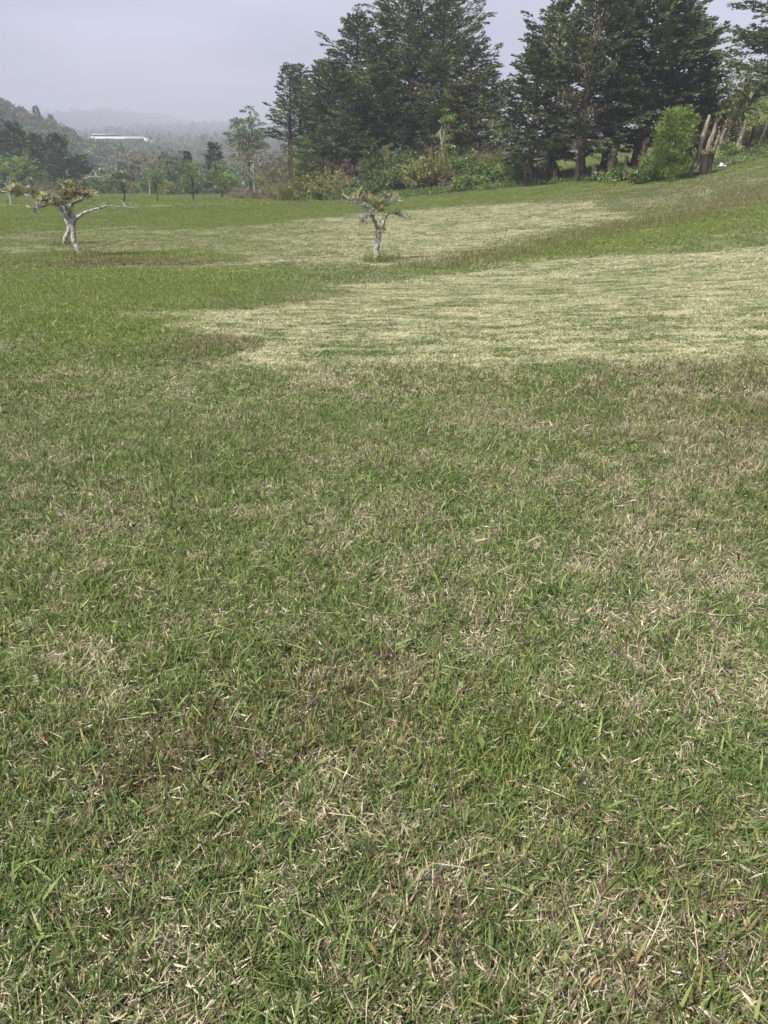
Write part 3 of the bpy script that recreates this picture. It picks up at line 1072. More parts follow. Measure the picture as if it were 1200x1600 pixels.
# conifers at the left edge and behind the saplings
for i, (x, y, h, r, lab) in enumerate([
    (-70.4, 140, 17.0, 5.4, 'dark cypress outside the left edge, tallest of the left stand'),
    (-64.84, 138, 14.2, 5.0, 'dark cypress cut by the left edge of the frame'),
    (-59.18, 134, 11.4, 4.2, 'broad dark cypress behind the pale green tree on the left'),
    (-55.39, 132, 9.2, 3.8, 'dark cypress right of the pale green tree on the left'),
    (-49.8, 126, 8.0, 3.2, 'pointed dark cypress at the right end of the left stand'),
    (-46.0, 124, 5.2, 2.2, 'small dark conifer sloping down to the end of the left stand'),
    (-61.0, 120, 6.5, 3.2, 'low bushy conifer at the left edge below the dark stand'),
    (-29.05, 122, 5.6, .9, 'thin pointed conifer between the round dark trees and the sapling'),
    (-23.47, 114, 6.4, 1.6, 'small spire-shaped dark conifer behind the fourth sapling'),
]):
    conifer(x, y, h, r, 200 + i, lab, 'dark', base=.02, nb=int(8 * h + 6), airy=1, dead=0, leaf=1.5, group='dark conifers at the far side of the meadow', name='conifer_tree')

# ------------------------------------------------------------------ other trees
broadleaf(-49.73, 112, 5.6, 2.9, 301, 'pale green feathery tree standing before the dark stand on the left', 'fresh', .1, .12, n_cl=120, per=34, ls=.26, lw=.10, cl_r=.5, lump=.3)
broadleaf(-18.31, 112, 9.9, 3.0, 302, 'tall airy tree with flat layered crown above the brown shrubs', 'mid', .36, .17, n_cl=150, per=40, ls=.28, lw=.11, cl_r=.62, flat=.5, hollow=.3, lump=.22, limbs=26)
broadleaf(-13.65, 86, 5.1, 2.7, 303, 'wide grey-brown lichen-laden tree with thin pale trunk', 'tan', .42, .10, n_cl=75, per=34, ls=.17, lw=.05, cl_r=.36, flat=.7, limbs=30, bark='pale')
broadleaf(-30.65, 106, 5.3, 2.5, 304, 'tan flat-topped lichen tree rising behind the second sapling', 'tan', .45, .09, n_cl=60, per=30, ls=.2, lw=.06, cl_r=.42, flat=.6, limbs=26, bark='pale')
broadleaf(-31.2, 118, 5.9, 3.0, 305, 'dark round-headed tree behind the third sapling', 'dark', .1, .14, n_cl=110, per=34, ls=.26, lw=.11, cl_r=.5)
broadleaf(-27.6, 116, 4.2, 2.0, 306, 'dark green lower tree right of the round-headed one', 'dark', .05, .12, n_cl=70, per=34, ls=.24, lw=.10, cl_r=.45)
broadleaf(-23.2, 72, 2.6, 1.35, 307, 'dark round-crowned sapling, leftmost in the row of saplings', 'dark', .36, .07, name='sapling', n_cl=60, per=30, ls=.12, lw=.06, cl_r=.26, group='saplings at the end of the meadow')
broadleaf(-20.2, 72, 3.0, .95, 308, 'slim light green sapling, second from the left in the row', 'fresh', .35, .06, name='sapling', n_cl=34, per=30, ls=.11, lw=.055, cl_r=.24, group='saplings at the end of the meadow')
broadleaf(-17.92, 76, 3.4, 1.4, 309, 'light green sapling with lopsided crown, third in the row', 'fresh', .28, .075, name='sapling', n_cl=50, per=30, ls=.12, lw=.06, cl_r=.26, lump=.5, group='saplings at the end of the meadow')
broadleaf(-17.6, 88, 3.7, 1.3, 310, 'green round sapling with forked stem, rightmost in the row', 'fresh', .38, .08, name='sapling', n_cl=46, per=30, ls=.13, lw=.065, cl_r=.26, group='saplings at the end of the meadow')
broadleaf(24.9, 60, 4.9, 1.9, 311, 'dark leafy tree in the gap between the right grove and the layered cypress', 'mid', .12, .14, n_cl=90, per=34, ls=.18, lw=.09, cl_r=.36)
broadleaf(22.6, 62, 4.2, 2.0, 312, 'dense green tree behind the pale leaning posts', 'mid', .05, .12, n_cl=90, per=34, ls=.18, lw=.09, cl_r=.36)
broadleaf(30.5, 64, 5.2, 3.4, 313, 'leafy tree behind the old post fence at the right edge', 'dark', .05, .12, n_cl=120, per=34, ls=.2, lw=.09, cl_r=.4)
broadleaf(4.6, 62.2, 5.6, 1.0, 314, 'thin pale-stemmed tree with lime green leaves against the dark grove', 'lime', .45, .05, n_cl=20, per=26, ls=.2, lw=.11, cl_r=.34, limbs=14, bark='pale', flat=.5)

# lime green bush-like tree on the bank
lt = thing('young_tree', 'bright lime green bushy young tree beside the blackened stump', 'tree', (15.9, 45.6, hz_(15.9, 45.6) - .05))
rg = np.random.RandomState(77)
fl = G()
for i in range(250):
    u = rg.rand() ** .9
    z = .12 + u * 3.3
    rr = 1.3 * (1 - .42 * u ** 1.3) * (.62 + .38 * min(1, u / .12)) * (1 if u < .9 else .8)
    a = rg.uniform(0, 6.28)
    k = rg.uniform(.45, 1.0) * (1 + .16 * math.sin(3 * a + 5 * z) + .12 * math.sin(7 * z - 2 * a))
    c = np.array([math.cos(a) * rr * k - .12 + .18 * u, math.sin(a) * rr * k, z])
    m = 52
    o = unit(rg.normal(0, 1, (m, 3))) * rg.uniform(.1, .3, (m, 1))
    leaves(fl, c + o, o * 2 + np.array([math.cos(a) * .5, math.sin(a) * .5, .9]) + rg.normal(0, .3, (m, 3)), rg.uniform(.10, .2, m), rg.uniform(.035, .06, m), rg, tint=np.clip(rg.uniform(.05, .9) + rg.normal(0, .15, m), 0, 1))
obj('crown', fl, MAT['lime'], lt)
g = G()
tube(g, smooth_line([(.95, -.75, 0), (.92, -.72, .5), (.96, -.6, 1.1), (.6, -.2, 1.9), (.2, 0, 2.6)], 12), np.linspace(.10, .03, 13), 7, rg, .12)
tube(g, smooth_line([(.94, -.72, .55), (1.25, -.7, .75), (1.4, -.68, 1.05)], 6), np.linspace(.045, .02, 7), 6)
obj('trunk', g, MAT['stump'], lt, smooth=True)

# ------------------------------------------------------------------ shrubs along the foot of the grove
SH = [
    (-9.57, 82, 5.4, 2.8, 'brown', 'dry', 'tall grey-brown dry shrub right of the wide lichen tree'),
    (-12.1, 88, 3.0, 2.1, 'olive', 'leafy', 'olive shrub behind the pale trunk of the wide lichen tree'),
    (-6.11, 72, 4.4, 2.2, 'fresh', 'leafy', 'bright green spreading shrub below the slender cypresses'),
    (-7.36, 70, 3.2, 2.2, 'brown', 'dry', 'brown scrubby shrub under the bright spreading one'),
    (-3.85, 67, 3.5, 2.1, 'brown', 'dry', 'brown twiggy shrub at the left foot of the grove'),
    (-2.07, 65, 3.0, 1.8, 'brown', 'dry', 'reddish-brown dry shrub with pale seed plumes'),
    (-7.9, 68, 1.7, 1.2, 'reed', 'grassy', 'yellowish reed clump, leftmost along the verge'),
    (-6.3, 66, 2.3, 1.8, 'olive', 'leafy', 'yellow-green weedy shrub beside the leftmost reed clump'),
    (-4.7, 64, 2.2, 1.8, 'olive', 'leafy', 'low olive shrub below the brown twiggy one'),
    (-2.9, 62.5, 1.6, 1.0, 'reed', 'grassy', 'straw-tipped grass clump left of the dark bramble'),
    (-.27, 66, 3.7, 2.0, 'fresh', 'leafy', 'light green loose shrub in front of the middle cypress'),
    (-.9, 63, 2.0, 1.6, 'mid', 'leafy', 'dark green bramble mound behind the small lichen tree'),
    (1.45, 64, 3.3, 1.2, 'mid', 'leafy', 'upright deep green shrub, narrow and pointed'),
    (1.3, 62, 1.9, 1.4, 'mid', 'leafy', 'green bramble mound under the narrow upright shrub'),
    (.5, 63.5, 3.0, 1.4, 'tan', 'dry', 'pinkish-tan dry shrub left of the narrow upright one'),
    (-1.9, 60.5, 1.1, 1.3, 'mid', 'leafy', 'low bramble at the edge of the grass, left of centre'),
    (4.1, 63, 3.2, 1.3, 'reed', 'grassy', 'large arching reed clump over the dark hollow'),
    (2.7, 61.5, 2.6, 1.4, 'olive', 'leafy', 'olive shrub left of the large reed clump'),
    (5.78, 62, 3.0, 1.5, 'fresh', 'leafy', 'grey-green shrub right of the large reed clump'),
    (4.9, 60, 1.5, 1.0, 'brown', 'dry', 'dead brown tangle in the dark hollow below the reeds'),
    (7.33, 63, 2.8, 1.0, 'reed', 'grassy', 'tall yellow reed clump standing between the two groves'),
    (8.2, 62, 2.0, 1.0, 'lime', 'leafy', 'small lime shrub right of the yellow reed clump'),
    (9.6, 62, 2.7, 1.3, 'reed', 'grassy', 'pale reed clump at the left end of the right grove'),
    (6.93, 58.5, 1.7, 1.3, 'fresh', 'leafy', 'light green mound at the verge below the yellow reeds'),
    (8.5, 57.5, 1.6, 1.3, 'fresh', 'leafy', 'fresh green mound left of the right grove trunks'),
    (5.7, 57.5, 1.0, 1.1, 'fresh', 'leafy', 'small green mound in front of the grey-green shrub'),
    (9.5, 55.5, 1.0, .9, 'mid', 'leafy', 'dark low shrub by the first trunk of the right grove'),
    (10.9, 55.5, 1.3, .8, 'olive', 'leafy', 'olive scrub between the first trunks of the right grove'),
    (3.4, 57.6, .8, 1.2, 'fern', 'fern', 'fern bed below the large reed clump'),
    (1.9, 58.2, .8, 1.2, 'fern', 'fern', 'fern bed right of the small lichen tree'),
    (.2, 59.0, .8, 1.2, 'fern', 'fern', 'fern bed behind the small lichen tree'),
    (11.0, 53.3, .7, .9, 'fern', 'fern', 'ferns at the foot of the first double trunk'),
    (13.4, 51.6, .7, .8, 'fern', 'fern', 'ferns between the trunks of the right grove'),
    (7.6, 55.6, .8, 1.1, 'fern', 'fern', 'fern bed below the light green mounds'),
    (22.9, 57.5, 2.2, 1.3, 'mid', 'leafy', 'green shrub behind the leaning pale posts'),
    (20.6, 54.0, 1.7, 1.3, 'mid', 'leafy', 'green shrub between the stump and the leaning posts'),
    (25.2, 55.5, 1.3, 1.5, 'olive', 'leafy', 'olive scrub at the foot of the old post fence'),
    (23.2, 52.6, .8, 1.3, 'olive', 'leafy', 'low yellow-green weeds above the branch pile'),
    (19.4, 50.0, .8, 1.3, 'fresh', 'leafy', 'bright weeds right of the blackened stump'),
    (20.9, 50.8, .9, 1.1, 'fresh', 'leafy', 'bright weeds between the stump and the branch pile'),
    (17.2, 50.5, .9, 1.3, 'fresh', 'leafy', 'bright weeds behind the lime green young tree'),
    (14.2, 49.6, .7, 1.2, 'fresh', 'leafy', 'green weeds on the bank left of the lime young tree'),
    (15.0, 47.6, .6, .9, 'tan', 'dry', 'pale dry weed left of the lime young tree'),
    (14.6, 46.4, .55, .9, 'mid', 'leafy', 'dark weeds at the left foot of the lime young tree'),
    (-33.84, 118, 2.3, 2.0, 'mid', 'leafy', 'green shrub far behind the leftmost sapling'),
    (-29.5, 112, 1.6, 1.9, 'olive', 'leafy', 'olive shrub far behind the second sapling'),
    (-20.68, 108, 3.0, 1.7, 'fresh', 'leafy', 'green shrub left of the thin pale trunk'),
    (-40.8, 118, 2.2, 2.6, 'mid', 'leafy', 'green shrub beyond the left lichen tree'),
    (-36.9, 116, 1.9, 2.0, 'olive', 'leafy', 'olive shrub beyond the leftmost sapling'),
    (-46.7, 110, 2.0, 2.6, 'mid', 'leafy', 'dark shrub right of the pale feathery tree'),
    (-26.2, 110, 2.2, 1.7, 'mid', 'leafy', 'green shrub beyond the third sapling'),
    (-53.5, 108, 1.7, 2.4, 'olive', 'leafy', 'olive shrub at the left end of the meadow'),
    (-43.5, 104, 1.2, 2.2, 'tan', 'dry', 'tan dry weeds at the left end of the meadow'),
    (-15.0, 84, 1.1, 1.6, 'tan', 'dry', 'tan dry weeds left of the thin pale trunk'),
    (-11.6, 82, 1.3, 1.9, 'tan', 'dry', 'tan dry grass patch right of the thin pale trunk'),
    (-9.4, 76, 1.5, 1.7, 'olive', 'leafy', 'olive weeds below the tall dry shrub'),
    (-9.0, 70, .9, 1.6, 'brown', 'dry', 'dark brown low weeds at the meadow edge'),
    (-12.2, 78, .8, 1.6, 'brown', 'dry', 'brown low weeds right of the saplings'),
]
for i, (x, y, h, r, mt, kd, lab) in enumerate(SH):
    shrub(x, y, h, r, 400 + i, lab, mt, kd, group='shrubs and weeds along the meadow edge')

# weeds on the bank: ground cover
wv = []
for i in range(6):
    g = G()
    m = 90
    B = np.stack([rng.normal(0, .22, m), rng.normal(0, .22, m), rng.uniform(0, .28, m)], 1)
    leaves(g, B, rng.normal(0, .7, (m, 3)) + np.array([0, 0, .8]), rng.uniform(.06, .13, m), rng.uniform(.02, .05, m), rng, tint=np.clip(rng.uniform(.2, .8) + rng.normal(0, .15, m), 0, 1))
    wv.append(g)
cand = scatter_points(rng, 46, 66, .38, .56, 1)
xx, yy = cand[:, 0], cand[:, 1]
edge = np.interp(xx, [-12, -6, -2, 2, 6, 9, 12, 15, 18, 22, 30], [75, 63.5, 60.8, 58.3, 56.3, 54.8, 52.5, 50.0, 47.8, 47.6, 48])
pw = S((yy - edge + .8) / 1.4) * (1 - S((yy - edge - 9) / 3)) * .9
cand = cand[(rng.uniform(0, 1, len(cand)) < pw) & (xx > -13)]
xx, yy = cand[:, 0], cand[:, 1]
n = len(cand)
sc_ = rng.uniform(.6, 1.5, n)
scatter('bank_weeds', wv, np.stack([xx, yy, H(xx, yy) - .03], 1), np.stack([np.zeros(n), np.zeros(n), rng.uniform(0, 6.28, n)], 1), np.stack([sc_, sc_, sc_], 1),
        rng.randint(0, 6, n), MAT['fern'], 'leafy green weeds covering the foot of the bank')

# ------------------------------------------------------------------ gnarled lichen trees
def rosette(rng, L_=.2, n=16, w=.024):
    g = G()
    az = np.arange(n) * 2.4 + rng.normal(0, .2, n)
    blades(g, np.zeros((n, 3)), az, rng.uniform(.7, 1.1, n) * L_, np.full(n, w), rng.uniform(.25, 1.15, n), rng.uniform(0, .5, n), rng, roll=np.zeros(n), tint=np.clip(rng.uniform(.1, .9) + rng.normal(0, .2, n), 0, 1))
    return g


rgb = np.random.RandomState(9)
ROS = [rosette(rgb, .21, 18).mesh('bromeliad', MAT['brom']) for _ in range(6)] + [rosette(rgb, .15, 12).mesh('bromeliad', MAT['red']) for _ in range(2)]


def gnarly(label, base, scale, trunk, limbs, bromes, seed, name='lichen_tree', tuft=1.0):
    """trunk / limbs: lists of (x, height, depth, radius) in drawing units of one hundredth of the picture tree"""
    rng = np.random.RandomState(seed)
    t = thing(name, label, 'tree', (base[0], base[1], hz_(*base) - .06), 0, 'gnarled lichen-covered trees in the meadow')
    tg = G()

    def line(L_, n=14):
        A = np.array(L_, float)
        P = np.stack([A[:, 0] * scale, A[:, 2], A[:, 1] * scale], 1)
        pl = smooth_line(P, n)
        pl = pl + np.concatenate([np.zeros((1, 3)), rng.normal(0, .012, (len(pl) - 1, 3))])
        rr = np.interp(np.linspace(0, 1, len(pl)), np.linspace(0, 1, len(A)), A[:, 3])
        return pl, rr
    paths = []
    pl, rr = line(trunk, 18)
    tube(tg, pl, rr * rng.uniform(.92, 1.1, len(pl)) * np.where(np.arange(len(pl)) == 0, 1.35, 1), 10, rng, .14)
    obj('trunk', tg, MAT['pale'], t, smooth=True)
    lich = G()
    for lb in limbs:
        pl, rr = line(lb, 14)
        g = G()
        tube(g, pl, rr * .78 * rng.uniform(.78, 1.25, len(pl)), 7, rng, .22)
        for b in range(int(len(pl) * 1.1)):            # short crooked twigs
            k = rng.randint(2, len(pl))
            e = pl[k] + np.array([rng.normal(0, .13), rng.normal(0, .13), rng.uniform(-.05, .22)])
            tw = smooth_line([pl[k], (pl[k] + e) / 2 + rng.normal(0, .025, 3), e], 5)
            tube(g, tw, np.linspace(.014, .005, len(tw)), 4)
        obj('limb', g, MAT['pale'], t, smooth=True)
        m = int(len(pl) * 34 * tuft)
        k = rng.randint(1, len(pl), m)
        PP = pl[k] + rng.normal(0, .045, (m, 3))
        leaves(lich, PP, rng.normal(0, .6, (m, 3)) + np.array([0, 0, .35]), rng.uniform(.03, .085, m), .016, rng, tint=rng.uniform(0, 1, m))
        paths.append(pl)
    obj('lichen', lich, MAT['grey'], t)
    for (bx, bz, by, n, sp) in bromes:                 # bromeliads sit in clusters along the limbs
        for _ in range(n):
            o = obj('bromeliad', ROS[rng.randint(0, 6) if rng.rand() < .92 else rng.randint(6, 8)], None, t)
            o.location = (bx * scale + rng.normal(0, sp), by + rng.normal(0, sp * .9), bz * scale + rng.normal(0, sp * .35))
            o.rotation_euler = (rng.normal(0, .45), rng.normal(0, .45), rng.uniform(0, 6.28))
            s = rng.uniform(.75, 1.35)
            o.scale = (s, s, s)
    return t


gnarly('gnarled lichen tree with bent pale trunk and yellow bromeliads, nearest on the left', (-10.74, 27.88), .0215,
       [(2, 0, 0, .13), (-3, 13, .02, .10), (-8, 25, 0, .088), (-7, 38, 0, .085), (-8, 52, 0, .09), (-9, 60, 0, .095)],
       [[(-9, 55, 0, .075), (-13, 64, -.1, .06), (-20, 78, -.2, .055), (-32, 88, -.2, .05), (-46, 86, -.1, .04), (-58, 82, 0, .025)],
        [(-9, 57, 0, .07), (-9, 68, .1, .055), (-6, 78, .1, .05), (4, 88, .1, .045), (18, 92, 0, .04), (30, 100, 0, .025)],
        [(-8, 50, 0, .085), (0, 60, -.1, .075), (12, 68, -.2, .07), (28, 74, -.3, .06), (44, 79, -.2, .045), (62, 81, -.1, .032), (82, 80, 0, .022), (100, 77, 0, .012)],
        [(-12, 70, 0, .045), (-18, 88, .3, .04), (-6, 98, .3, .035), (6, 104, .2, .03), (14, 117, .2, .022), (28, 124, .2, .018), (46, 123, .3, .014), (58, 123, .3, .01)],
        [(-10, 66, 0, .04), (-8, 84, -.3, .035), (-16, 96, -.5, .03), (-30, 100, -.6, .02)],
        [(-46, 86, -.1, .03), (-56, 80, -.3, .025), (-60, 73, -.3, .02)]],
       [(-58, 80, 0, 12, .11), (-44, 90, -.1, 12, .14), (-30, 94, 0, 12, .14), (-16, 94, 0, 15, .16), (-14, 84, -.1, 8, .12), (-2, 96, 0, 14, .17), (8, 102, .1, 13, .16), (20, 98, 0, 12, .14), (30, 96, 0, 5, .1), (-3, 109, .2, 6, .12), (-8, 112, .2, 3, .1), (-24, 84, -.2, 6, .1)], 21)

gnarly('smaller leaning lichen tree just behind the left gnarled one, pale slanting trunk', (-13.57, 33.46), .0258,
       [(0, 0, 0, .115), (5, 14, 0, .095), (13, 27, 0, .085), (11, 40, 0, .08), (12, 52, 0, .075)],
       [[(12, 50, 0, .08), (9, 60, 0, .065), (0, 68, .1, .055), (-14, 70, .1, .05), (-28, 73, .1, .045), (-46, 77, 0, .04), (-66, 81, 0, .035), (-88, 84, 0, .02)],
        [(12, 50, 0, .07), (18, 62, .2, .055), (30, 70, .3, .045), (42, 73, .3, .03)],
        [(-38, 75, 0, .03), (-40, 88, .1, .022), (-36, 97, .1, .014)],
        [(-60, 80, 0, .025), (-66, 88, 0, .02), (-74, 94, 0, .012)]],
       [(-62, 88, 0, 9, .16), (-74, 84, 0, 5, .14), (-54, 82, 0, 7, .13), (-44, 85, 0, 7, .14), (-38, 99, .1, 3, .07), (-26, 80, 0, 6, .12), (-60, 76, 0, 4, .1), (0, 76, .1, 6, .15)], 22)

gnarly('lone small gnarled tree with pale trunk and open forked top in mid meadow', (-.25, 25.55), .0198,
       [(-1, 0, 0, .11), (0, 14, 0, .09), (1.5, 28, 0, .085), (3, 44, 0, .085), (4, 52, 0, .09)],
       [[(4, 50, 0, .065), (-2, 62, 0, .055), (-6, 74, 0, .05), (-13, 84, -.1, .048), (-24, 90, -.2, .04), (-36, 95, -.2, .03), (-52, 102, -.1, .014)],
        [(5, 50, 0, .06), (11, 62, .1, .05), (19, 76, .1, .045), (32, 75, .1, .035), (44, 72, 0, .03), (52, 70, 0, .022)],
        [(-6, 72, 0, .035), (-10, 76, -.2, .025), (-18, 70, -.3, .018), (-22, 66, -.3, .01)],
        [(-8, 80, 0, .04), (2, 90, .1, .035), (14, 98, .2, .03), (24, 104, .2, .018)],
        [(8, 88, .1, .035), (22, 93, 0, .028), (34, 98, -.1, .014)],
        [(-14, 86, -.1, .03), (-20, 97, .2, .02), (-32, 104, .2, .012)]],
       [(6, 84, 0, 6, .07), (22, 102, .1, 6, .08), (-24, 103, .1, 4, .07), (-13, 96, 0, 5, .08), (2, 95, 0, 4, .08), (9, 50, -.05, 3, .05), (34, 76, 0, 3, .08), (-38, 97, -.1, 3, .07)], 23, tuft=1.6)

# small post-like dead tree at the far left
g = G()
tube(g, smooth_line([(0, 0, 0), (.02, 0, .5), (-.02, 0, 1.0), (.03, 0, 1.35)], 9), np.linspace(.09, .05, 10), 7, rng, .15)
tube(g, smooth_line([(0, 0, 1.2), (-.25, 0, 1.25), (-.5, .1, 1.2)], 6), np.linspace(.04, .02, 7), 5)
tube(g, smooth_line([(0, 0, 1.2), (.4, 0, 1.3), (.8, .1, 1.32)], 6), np.linspace(.05, .02, 7), 5)
tag(obj('dead_trunk', g, MAT['pale'], loc=(-30.2, 65.3, hz_(-30.2, 65.3) - .03), smooth=True), 'short bare grey trunk at the far left end of the meadow', 'dead trunk')

# ------------------------------------------------------------------ stump, posts, fence, fallen branches
def rough_post(g, pts, rads, rng, sides=11):
    pl = smooth_line(pts, 14)
    pl[1:] += rng.normal(0, .012, (len(pl) - 1, 3))
    rr = np.interp(np.linspace(0, 1, len(pl)), np.linspace(0, 1, len(rads)), rads)
    rr[0] *= 1.25
    tube(g, pl, rr * rng.uniform(.86, 1.12, len(pl)), sides, rng, .26)


st = thing('tree_stump', 'blackened fluted stump with tall split grey shards, right of the lime young tree', 'stump', (17.9, 45.6, hz_(17.9, 45.6) - .05))
rg = np.random.RandomState(31)
g = G()
a = np.arange(26) * 2 * math.pi / 26
ring = []
for k, (z, s) in enumerate(((0, 1.25), (.2, 1.05), (.6, .96), (1.0, .95), (1.22, 1.0))):
    rr = .31 * s * (1 + .14 * np.sin(a * 6 + .4) + .07 * np.sin(a * 11 + 1)) + rg.normal(0, .012, 26)
    ring.append(np.stack([np.cos(a) * rr, np.sin(a) * rr, np.full(26, z) + (rg.uniform(-.06, .1, 26) if k == 4 else 0)], 1))
V = np.concatenate(ring + [np.array([[0, 0, 1.1]])])
Q = [(k * 26 + j, k * 26 + (j + 1) % 26, (k + 1) * 26 + (j + 1) % 26, (k + 1) * 26 + j) for k in range(4) for j in range(26)]
T = [(4 * 26 + j, 4 * 26 + (j + 1) % 26, 130) for j in range(26)]
g.add(V, Q, T)
obj('stump_base', g, MAT['stump'], st, smooth=True)
for pts, rads in (([(-.12, 0, 1.1), (.0, 0, 1.6), (.12, .02, 2.2), (.2, .03, 2.75)], [.16, .15, .12, .09]),
                  ([(.18, .05, 1.1), (.33, .05, 1.45), (.4, .03, 1.8), (.36, .03, 2.0)], [.12, .11, .10, .08]),
                  ([(-.45, .25, .7), (-.38, .25, 1.6), (-.28, .25, 2.3), (-.16, .25, 3.0)], [.13, .13, .12, .08])):
    g = G()
    rough_post(g, pts, rads, rg)
    obj('wood_shard', g, MAT['dead'], st, smooth=True)
g = G()
m = 420
aa = rg.uniform(0, 6.28, m)
PP = np.stack([np.cos(aa) * rg.uniform(.05, .4, m), np.sin(aa) * rg.uniform(.05, .4, m), rg.uniform(1.08, 1.28, m)], 1)
leaves(g, PP, rg.normal(0, .5, (m, 3)) + np.array([0, 0, .4]), .1, .04, rg, tint=rg.uniform(0, 1, m))
obj('moss', g, MAT['olive'], st)
for k in range(5):
    o = obj('bromeliad', ROS[6 + k % 2], None, st)
    o.location = (.2 + rg.normal(0, .1), rg.normal(0, .08), 2.78 + rg.normal(0, .05))
    o.rotation_euler = (rg.normal(0, .5), rg.normal(0, .5), rg.uniform(0, 6))
    o.scale = (1.5, 1.5, 1.5)


def lean_post(x, y, pts, rads, label, mat='dead', brom=0, seed=0):
    rg = np.random.RandomState(500 + seed)
    t = thing('old_post', label, 'post', (x, y, hz_(x, y) - .05), 0, 'weathered leaning posts behind the stump')
    g = G()
    rough_post(g, pts, rads, rg)
    obj('shaft', g, MAT[mat], t, smooth=True)
    for k in range(brom):
        o = obj('bromeliad', ROS[6 + k % 2], None, t)
        o.location = (pts[-1][0] + rg.normal(0, .1), pts[-1][1] + rg.normal(0, .08), pts[-1][2] + rg.normal(0, .05))
        o.rotation_euler = (rg.normal(0, .5), rg.normal(0, .5), rg.uniform(0, 6))
        o.scale = (1.5, 1.5, 1.5)
    return t


lean_post(20.3, 50.6, [(0, 0, 0), (.12, 0, .7), (.28, 0, 1.4), (.36, 0, 1.9)], [.14, .13, .11, .08], 'pale leaning post with rusty bromeliad on top, left of the mossy trunk', 'dead', 5, 1)
lean_post(21.75, 50.8, [(0, 0, 0), (.03, 0, .8), (.12, 0, 1.5), (.18, 0, 1.95)], [.15, .15, .14, .06], 'broad pale split post right of the mossy trunk', 'dead', 0, 2)
lean_post(22.9, 50.6, [(0, 0, .2), (-.05, 0, .6), (.15, 0, 1.2), (.25, 0, 1.75), (.33, 0, 2.3)], [.05, .05, .055, .06, .04], 'thin crooked white branch standing above the branch pile', 'dead', 0, 3)
lean_post(20.85, 51.2, [(-.2, 0, 0), (-.15, 0, .8), (.1, 0, 1.0), (.3, 0, .9), (.33, 0, .1)], [.08, .07, .07, .07, .08], 'low arched grey root between the leaning posts', 'dead', 0, 4)

# mossy dark trunk with big leaves
mt_ = thing('mossy_trunk', 'dark mossy twin trunk carrying yellow-green arum leaves', 'tree', (21.6, 51.8, hz_(21.6, 51.8) - .05))
rg = np.random.RandomState(41)
g = G()
rough_post(g, [(-.2, 0, 0), (-.18, 0, 1.2), (-.05, 0, 2.2), (.3, 0, 3.3), (.5, 0, 4.4)], [.26, .2, .17, .13, .07], rg)
rough_post(g, [(.1, .1, 0), (.25, .1, 1.2), (.6, .1, 2.4), (1.0, .1, 3.6)], [.2, .15, .12, .06], rg)
rough_post(g, [(.0, 0, 2.0), (-.3, .1, 2.9), (-.75, .1, 3.9), (-1.1, .1, 4.7)], [.08, .06, .04, .02], rg)
obj('trunk', g, MAT['bark'], mt_, smooth=True)
for k in range(16):
    g = G()
    p = np.array([rg.uniform(-.3, 1.0), -.2 + rg.normal(0, .08), rg.uniform(1.2, 3.8)])
    leaves(g, p[None], np.array([[rg.normal(0, .5), -.3, rg.uniform(-1, .6)]]), rg.uniform(.35, .55), .2, rg, tint=rg.uniform(.5, 1))
    obj('arum_leaf', g, MAT['lime'], mt_)
g = G()
m = 1500
zz = rg.uniform(.3, 4.2, m)
PP = np.stack([np.interp(zz, [0, 1.2, 2.2, 3.3, 4.4], [-.2, -.18, -.05, .3, .5]) + rg.normal(0, .3, m), rg.normal(0, .22, m), zz], 1)
leaves(g, PP, rg.normal(0, .6, (m, 3)), rg.uniform(.08, .2, m), .06, rg, tint=rg.uniform(0, 1, m))
obj('moss', g, MAT['olive'], mt_)

# old fence of split posts on the right
fe = thing('post_fence', 'old fence of close-set weathered split posts along the top of the right bank', 'fence', (23.2, 53.2, hz_(23.2, 53.2)))
rg = np.random.RandomState(51)
fb = Vector(fe.location)
for k in range(34):
    x = 23.0 + k * .27 + rg.uniform(-.07, .07)
    y = 52.8 + k * .05 + rg.uniform(-.1, .1)
    z = hz_(x, y) - .05
    hgt = rg.uniform(.9, 1.55)
    g = G()
    l = rg.normal(.06, .12)
    rough_post(g, [(0, 0, 0), (l * .5, 0, hgt * .5), (l, 0, hgt)], [rg.uniform(.07, .12), .085, rg.uniform(.03, .07)], rg, 6)
    obj('fence_post', g, MAT['dead' if rg.rand() < .55 else 'bark'], fe, loc=(x - fb.x, y - fb.y, z - fb.z), smooth=True)

